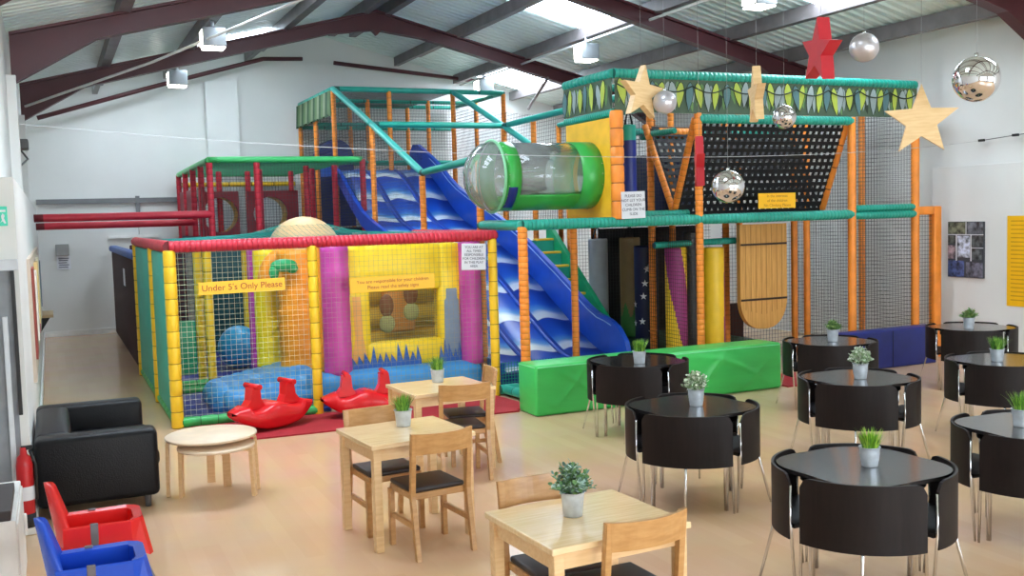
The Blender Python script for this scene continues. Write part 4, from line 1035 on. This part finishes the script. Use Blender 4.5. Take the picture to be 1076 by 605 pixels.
# tunnel tube
tb = thing('tunnel_tube', 'clear plastic crawl tube with green ends on the upper level', 'tunnel', (5.6, 11.43, 2.72), world=True)
cgreen = M('tube_green', (58, 172, 76), .3, var=.05)
cx, cyy, cz = 0, 11.43, 2.72; R_ = .425
def arc(xa, xb, a0, a1, r, th, mi=0, n=28, nx=2):
    mb = MB(); vs = []; fs = []
    for i in range(n + 1):
        w = a0 + (a1 - a0) * i / n
        for x in (xa, xb):
            for rr in (r, r - th): vs.append((x, cyy + rr * sin(w), cz + rr * cos(w)))
    for i in range(n):
        a = i * 4; b_ = a + 4; fs += [(a, a + 2, b_ + 2, b_), (a + 1, b_ + 1, b_ + 3, a + 3), (a, b_, b_ + 1, a + 1), (a + 2, a + 3, b_ + 3, b_ + 2)]
    fs += [(0, 1, 3, 2), (n * 4, n * 4 + 2, n * 4 + 3, n * 4 + 1)]
    return mb.add(vs, fs, mi, True)
obj('clear_shell', arc(5.18, 6.02, radians(-125), radians(125), R_ - .01, .006), clear, tb)
obj('green_trough', arc(5.18, 6.02, radians(125), radians(235), R_, .012), cgreen, tb)
obj('end_ring', arc(4.98, 5.18, 0, 2 * pi, R_, .014, n=40), cgreen, tb); obj('end_ring', arc(6.02, 6.36, 0, 2 * pi, R_, .014, n=40), cgreen, tb)
obj('rim', MB().tube([(4.965, cyy + (R_ + .015) * sin(w), cz + (R_ + .015) * cos(w)) for w in [2 * pi * k / 40 for k in range(40)]], .018, 8, closed=True), M('rim_pale_green', (128, 200, 150), .3), tb)
mb = MB(); prof_ = [(R_ * cos(a), -.33 * sin(a)) for a in [pi / 2 * k / 10 for k in range(11)]]; mb.lathe([(max(r, .001), x) for r, x in prof_], (4.96, cyy, cz), 36, axis='X'); obj('dome', mb, clear, tb)
obj('strap', arc(5.02, 5.14, radians(205), radians(250), R_ + .004, .006), navy, tb)
mb = MB()
for k in range(20): 
    w = 2 * pi * k / 20; 
    for x in (5.02, 6.3): mb.ball((x, cyy + R_ * sin(w), cz + R_ * cos(w)), .008, n=6, m=4)
obj('bolts', mb, chrome, tb)

# rollers, bags, barrel board inside the frame
def hangbag(name, label, x, y, z0, z1, r, mats, fn=None, straps=True, cat='punch bag'):
    t = thing(name, label, cat, (x, y, z0), world=True, group='upright padded bags inside the play frame')
    n = 56; k = 64; mb = MB(); vs = []; fs = []; mi = []
    for i in range(k + 1):
        z = z0 + (z1 - z0) * i / k; rr = r * (.97 if i in (0, k) else 1)
        for j in range(n): vs.append((x + rr * cos(2 * pi * j / n), y + rr * sin(2 * pi * j / n), z))
    for i in range(k):
        for j in range(n):
            mb.f.append((i * n + j, i * n + (j + 1) % n, (i + 1) * n + (j + 1) % n, (i + 1) * n + j)); mb.m.append(fn(j / n, i / k) if fn else 0); mb.s.append(True)
    mb.v = [tuple(v) for v in vs]; mb.f += [tuple(range(n))[::-1], tuple(k * n + j for j in range(n))]; mb.m += [0, len(mats) - 1 if fn and fn(0, .99) == len(mats) - 1 else 0]; mb.s += [False, False]
    bd = obj('body', mb, mats, t)
    if straps: obj('strap', MB().tube([(x - r * .6, y, z1), (x - r * .3, y, z1 + .13), (x, y, z1 + .17), (x + r * .3, y, z1 + .13), (x + r * .6, y, z1)], .014, 6), black_pad, bd)
    return t
gbag = M('grey_bag_vinyl', (140, 148, 152), .45); bbag = M('brown_bag_vinyl', (156, 132, 88), .45); gbot = M('bag_green_base', (80, 150, 80), .5)
hangbag('punch_bag', 'grey padded bag in the shadow under the deck, beside the stairs', 7.66, 13.6, .30, 1.84, .15, [gbag, gbot], lambda u, v: 1 if v < .22 + .06 * sin(u * 40) else 0)
hangbag('punch_bag', 'brown padded bag in the shadow under the deck, next to the grey bag', 8.23, 13.6, .30, 1.84, .16, [bbag, gbot], lambda u, v: 1 if v < .26 + .07 * sin(u * 36) else 0)
hangbag('punch_bag', 'navy bag with teal top hanging behind the yellow tunnel board', 7.13, 11.75, 2.3, 3.40, .095, [navy, teal], lambda u, v: 1 if v > .8 else 0)
mg = M('roller_magenta', (160, 50, 120), .45)
hangbag('padded_roller', 'yellow roller with a magenta spiral stripe behind netting', 7.74, 11.6, .02, 1.74, .15, [yellow, mg], lambda u, v: 1 if ((u - .82 + v * .4) % 1) < .3 and v > .12 else 0, False, 'roller')
hangbag('padded_roller', 'black roller between the striped and the yellow rollers', 8.03, 11.66, .02, 1.95, .11, [black_pad], None, False, 'roller')
hangbag('padded_roller', 'plain yellow roller behind the orange front post', 8.33, 11.55, .02, 1.72, .15, [yellow, mg], lambda u, v: 1 if ((u - .80 - v * .05) % 1) < .1 else 0, False, 'roller')
nb = hangbag('padded_roller', 'navy roller with white stars behind the orange posts', 7.78, 12.42, .29, 1.75, .17, [navy_dk], None, False, 'roller')
mb = MB(); random.seed(5)
for k in range(9):
    w = radians(random.uniform(170, 270)); z = random.uniform(.4, 1.5); rr = .173; c = Vector((7.78 + rr * cos(w), 12.42 + rr * sin(w), z)); s_ = Vector((-sin(w), cos(w), 0)); nn = Vector((cos(w), sin(w), 0))
    ring = [c + nn * .002 + (s_ * cos(pi / 2 + pi * q / 5) + Vector((0, 0, 1)) * sin(pi / 2 + pi * q / 5)) * (.055 if q % 2 == 0 else .022) for q in range(10)]
    mb.add([c + nn * .006] + ring, [(0, q + 1, (q + 1) % 10 + 1) for q in range(10)], 0, False)
obj('star_print', mb, paper, nb.children[0])
bb = thing('barrel_board', 'rounded barrel-shaped wooden board with dark hoops under the deck', 'play panel', (9.06, 11.42, .55), world=True, group=None)
w_ = .405; zc = .98; pts = [(9.06 - w_, 2.02)] + [(9.06 - w_ * cos(a) ** .8 if cos(a) >= 0 else 9.06 + w_ * (-cos(a)) ** .8, zc - .43 * sin(a)) for a in [pi * k / 20 for k in range(21)]] + [(9.06 + w_, 2.02)]
bo = obj('board', MB().prism(pts, 11.38, 11.46), M('barrel_wood', (206, 150, 74), .45, col2=(226, 172, 94), scale=5, stretch=(14, 14, .6)), bb)
hm = M('hoop_dark', (58, 40, 24), .5); gm = M('plank_gap', (172, 118, 58), .6)
for z in (1.74, .97): obj('hoop', MB().box(9.06 - w_ + .01, 9.06 + w_ - .01, 11.365, 11.382, z - .014, z + .014), hm, bo)
mb = MB()
for k in range(1, 9): mb.box(9.06 - w_ + k * .09 - .002, 9.06 - w_ + k * .09 + .002, 11.376, 11.382, .75 + .1 * abs(k - 4.5) / 4.5, 2.01)
obj('plank_gaps', mb, gm, bo)
board('sign', 'white paper sign hung on the deck rail beside the tunnel board', 'sign', 6.37, 6.71, 10.70, 2.16, 2.49, paper, 'PLEASE DO\nNOT LET YOUR\nCHILDREN\nCLIMB ON THE\nSLIDE', .048, ink, radians(-1), sp=1.15, th=.004)
board('sign', 'yellow sign hung on the black cargo net', 'sign', 8.46, 9.07, 10.72, 2.235, 2.435, sign_yellow, 'In the interests\nof the children\nNo Climbing Please', .056, M('sign_ochre_ink', (186, 128, 20), .5), 0, sp=1.1)

# ------------------------------------------------------------------ red upper cage at the back
rc = thing('red_cage', 'red and green netted upper cage at the back of the hall', 'play frame', (3.9, 20, 2.0), world=True)
XA2, XB2, YA2, YB2 = 2.55, 5.0, 18.0, 22.5
def RP(x, y, z0=2.0, z1=3.28, m=Rm, r=.055): return post(rc, x, y, z0, z1, m, r, .11)
for x, y in ((XA2, YA2), (XA2, 19.1), (XA2, 20.2), (XA2, 21.4), (XA2, YB2), (3.15, 21.0), (3.72, 21.0), (3.85, 20.4), (4.6, 21), (4.5, 19.2), (3.35, YA2), (4.85, 20.2), (5.0, 19.0)): RP(x, y)
RP(5.26, 18.0, 1.95, 3.33); 
for p, q in (((XA2, YA2, 3.33), (5.25, YA2, 3.33)), ((XA2, YA2, 3.33), (XA2, YB2, 3.28)), ((XA2, YB2, 3.28), (5.0, YB2, 3.28))): obj('rail', MB().foam(p, q, .056, 9), [M('bright_green_foam', (66, 196, 110), .4), green_f], rc)
obj('roof_net', MB().net([(XA2, YA2, 3.3), (5.2, YA2, 3.3), (5.0, YB2, 3.26), (XA2, YB2, 3.26)], .06, .006), M('green_netting', (24, 110, 72), .7), rc)
for cx_, x0_, x1_ in ((3.08, 2.72, 3.44), (4.06, 3.6, 4.62)):
    obj('hole_panel', MB().holed(x0_, x1_, 2.0, 2.86, cx_, 2.4, .34, 20.5, 20.56), maroon, rc)
    obj('hole_rim', MB().lathe([(.345, 0), (.345, .5), (.365, .5), (.365, 0)], (cx_, 20.57, 2.4), 36, axis='Y'), yellow, rc)
obj('yellow_rail', MB().foam((XA2, 22.0, 3.05), (4.9, 22.0, 3.05), .05, .5), Ym, rc)
for a, b_ in ((18.9, 19.5), (20.3, 21.2), (21.6, 22.3)): obj('side_panel', MB().box(XA2 - .02, XA2 + .02, a, b_, 2.0, 2.9, bev=.01), maroon, rc)
obj('net', MB().net([(XA2, YA2, 2.0), (5.2, YA2, 2.0), (5.2, YA2, 3.3), (XA2, YA2, 3.3)], .06, .0028), net_dark, rc)
obj('net', MB().net([(XA2, 22.4, 2.0), (5.0, 22.4, 2.0), (5.0, 22.4, 3.3), (XA2, 22.4, 3.3)], .06, .0035), net_dark, rc)
obj('deck', MB().box(XA2, 5.0, YA2, YB2, 1.9, 2.0, bev=.02), navy_dk, rc)
for x, y in ((XA2, YA2), (XA2, YB2), (5.0, YB2)): post(rc, x, y, 0, 2.0, Rm, .055, .11)
for y, z, x1_ in ((18.0, 2.40, XA2), (20.2, 2.27, XA2)):
    obj('wall_bar', MB().foam((XL, y, z), (x1_, y, z), .065, 9, dip=.99), Rm, rc)

# ------------------------------------------------------------------ hanging stars, mirror balls, cable
def starmesh(R, r, th, bev=.006):
    mb = MB(); ring = [((R if k % 2 == 0 else r) * cos(pi / 2 + pi * k / 5), (R if k % 2 == 0 else r) * sin(pi / 2 + pi * k / 5)) for k in range(10)]
    vs = [(x * .98, -th / 2, z * .98) for x, z in ring] + [(x, -th / 2 + bev, z) for x, z in ring] + [(x, th / 2 - bev, z) for x, z in ring] + [(x * .98, th / 2, z * .98) for x, z in ring] + [(0, -th / 2, 0), (0, th / 2, 0)]
    fs = []
    for k in range(10):
        j = (k + 1) % 10
        fs += [(k, 10 + k, 10 + j, j), (10 + k, 20 + k, 20 + j, 10 + j), (20 + k, 30 + k, 30 + j, 20 + j), (40, k, j), (41, 30 + j, 30 + k)]
    return mb.add(vs, fs, 0, False)
thread = M('thread', (170, 172, 172), .6)
def hang(t, x, y, z, top): obj('string', MB().tube([(0, 0, top), (0, 0, rz(x) + .05 - z)], .0014, 4), thread, t)
def star(x, y, z, R, th, yaw, tilt, mat, label, tip=0):
    t = thing('hanging_star', label, 'star', (x, y, z), yaw, group='hanging stars')
    o = obj('star', starmesh(R, R * .42, th), mat, t); o.rotation_euler = (0, tilt, 0); hang(t, x, y, z, R * .97); return t
pine = M('star_plywood', (222, 186, 132), .5, col2=(234, 202, 150), scale=7, stretch=(1, 1, 8)); redstar = M('star_red', (190, 38, 50), .4)
def at(px, py, dist):
    Yw, Pt, Rr = radians(24.47), radians(4.162), radians(1.609)
    f = Vector((sin(Yw) * cos(Pt), cos(Yw) * cos(Pt), -sin(Pt))); rt = Vector((cos(Yw), -sin(Yw), 0)); dn = f.cross(rt)
    r0 = rt * cos(Rr) + dn * sin(Rr); d0 = -rt * sin(Rr) + dn * cos(Rr)
    return Vector((0, 0, 2.25)) + (f + r0 * ((px - 538) / 1061) + d0 * ((py - 302.5) / 1061)) * dist
STARS = [(968, 127, 7.3, .265, .035, -38, 0, pine, 'large flat plywood star hanging in front of the wall'),
         (674, 98, 8.6, .24, .07, 12, 6, pine, 'plywood star hanging in front of the leaf banner beside the pearly ball'),
         (795, 101, 8.4, .25, .07, -118, 0, pine, 'narrow plywood star hanging edge-on in front of the leaf banner'),
         (863, 54, 7.6, .25, .10, -106, 8, redstar, 'red star hanging above the leaf banner'),
         (735, 172, 8.8, .24, .07, -122, 0, redstar, 'red star hanging edge-on before the orange post')]
for px, py, dd, R, th, yaw, tl, mt, lab in STARS:
    p = at(px, py, dd); star(p.x, p.y, p.z, R, th, radians(yaw), radians(tl), mt, lab)
mirror = M('mirror_ball', (222, 222, 226), .035, metal=1.0, var=.02); pearl = M('pearl_ball', (206, 206, 214), .28, metal=.55, var=.03); satin = M('satin_ball', (205, 202, 206), .36, metal=.7, var=.1, scale=8)
BALLS = [(1026, 83, 6.6, .148, mirror, 'largest mirrored ball hanging beside the plywood star'),
         (765, 196, 8.2, .132, mirror, 'mirrored ball hanging low in front of the cargo net'),
         (824, 123, 9.6, .112, mirror, 'small mirrored ball hanging at the lower edge of the leaf banner'),
         (908, 50, 8.4, .12, satin, 'frosted silver ball hanging near the roof beside the red star'),
         (698.5, 107.5, 8.6, .1, pearl, 'pearly white ball hanging beside the plywood star')]
for px, py, dd, r, mt, lab in BALLS:
    p = at(px, py, dd); t = thing('mirror_ball', lab, 'ball', p, 0, group='hanging mirrored balls')
    obj('sphere', MB().ball((0, 0, 0), r, n=40, m=24), mt, t); obj('cap', MB().lathe([(0, r + .02), (.012, r + .02), (.014, r - .004)], n=10), chrome, t); hang(t, p.x, p.y, p.z, r + .015)
pts = []
for k in range(33):
    f = k / 32; x = XL + (XR - XL) * f; y = 11.4 - 1.1 * f - .9 * sin(pi * f); pts.append((x, y, 3.30 - .2 * f - .42 * (4 * f * (1 - f)) * .8))
cb = thing('wire_cable', 'thin pale wire stretched across the hall in front of the frame', 'cable', (5.8, 10, 2.9), world=True)
obj('wire', MB().tube(pts, .0032, 5), M('wire_pale', (190, 190, 190), .5), cb)
obj('wall_run', MB().tube([pts[-1], (XR - .02, 9.2, 3.16), (XR - .02, 7, 3.22)], .006, 5), M('wire_dark', (90, 90, 90), .5), cb)
for q in ((XR - .02, 10.25, 3.1), (XR - .02, 9.7, 3.13)): obj('connector', MB().box(q[0] - .02, q[0] + .01, q[1] - .05, q[1] + .05, q[2] - .015, q[2] + .02, bev=.005), black_pad, cb)

# ------------------------------------------------------------------ light, camera, colour
W = bpy.data.worlds.new('World'); S.world = W; W.use_nodes = True
nt = W.node_tree; bg = nt.nodes['Background']; sk = nt.nodes.new('ShaderNodeTexSky'); sk.sky_type = 'HOSEK_WILKIE'
nt.links.new(sk.outputs[0], bg.inputs['Color']); bg.inputs['Strength'].default_value = 0.6
cam = bpy.data.cameras.new('Camera'); co = bpy.data.objects.new('Camera', cam); COL.objects.link(co)
cam.sensor_width = 36; cam.lens = 36 * 1061 / 1076; cam.clip_start = .05; cam.clip_end = 200
Yw, Pt, Rr = radians(24.47), radians(4.162), radians(1.609)
f = Vector((sin(Yw) * cos(Pt), cos(Yw) * cos(Pt), -sin(Pt))); rt = Vector((cos(Yw), -sin(Yw), 0)); dn = f.cross(rt)
r0 = rt * cos(Rr) + dn * sin(Rr); d0 = -rt * sin(Rr) + dn * cos(Rr)
m = Matrix((( r0.x, -d0.x, -f.x, 0), (r0.y, -d0.y, -f.y, 0), (r0.z, -d0.z, -f.z, 2.25), (0, 0, 0, 1))); co.matrix_world = m
S.camera = co
vs_ = S.view_settings; vs_.view_transform = 'Standard'; vs_.look = 'None'; vs_.gamma = 1; vs_.use_curve_mapping = False; vs_.exposure = 0.62
S.cycles.max_bounces = 8; S.cycles.diffuse_bounces = 5; S.cycles.transparent_max_bounces = 16
for o in list(bpy.data.objects):
    if '_w' in o: del o['_w']
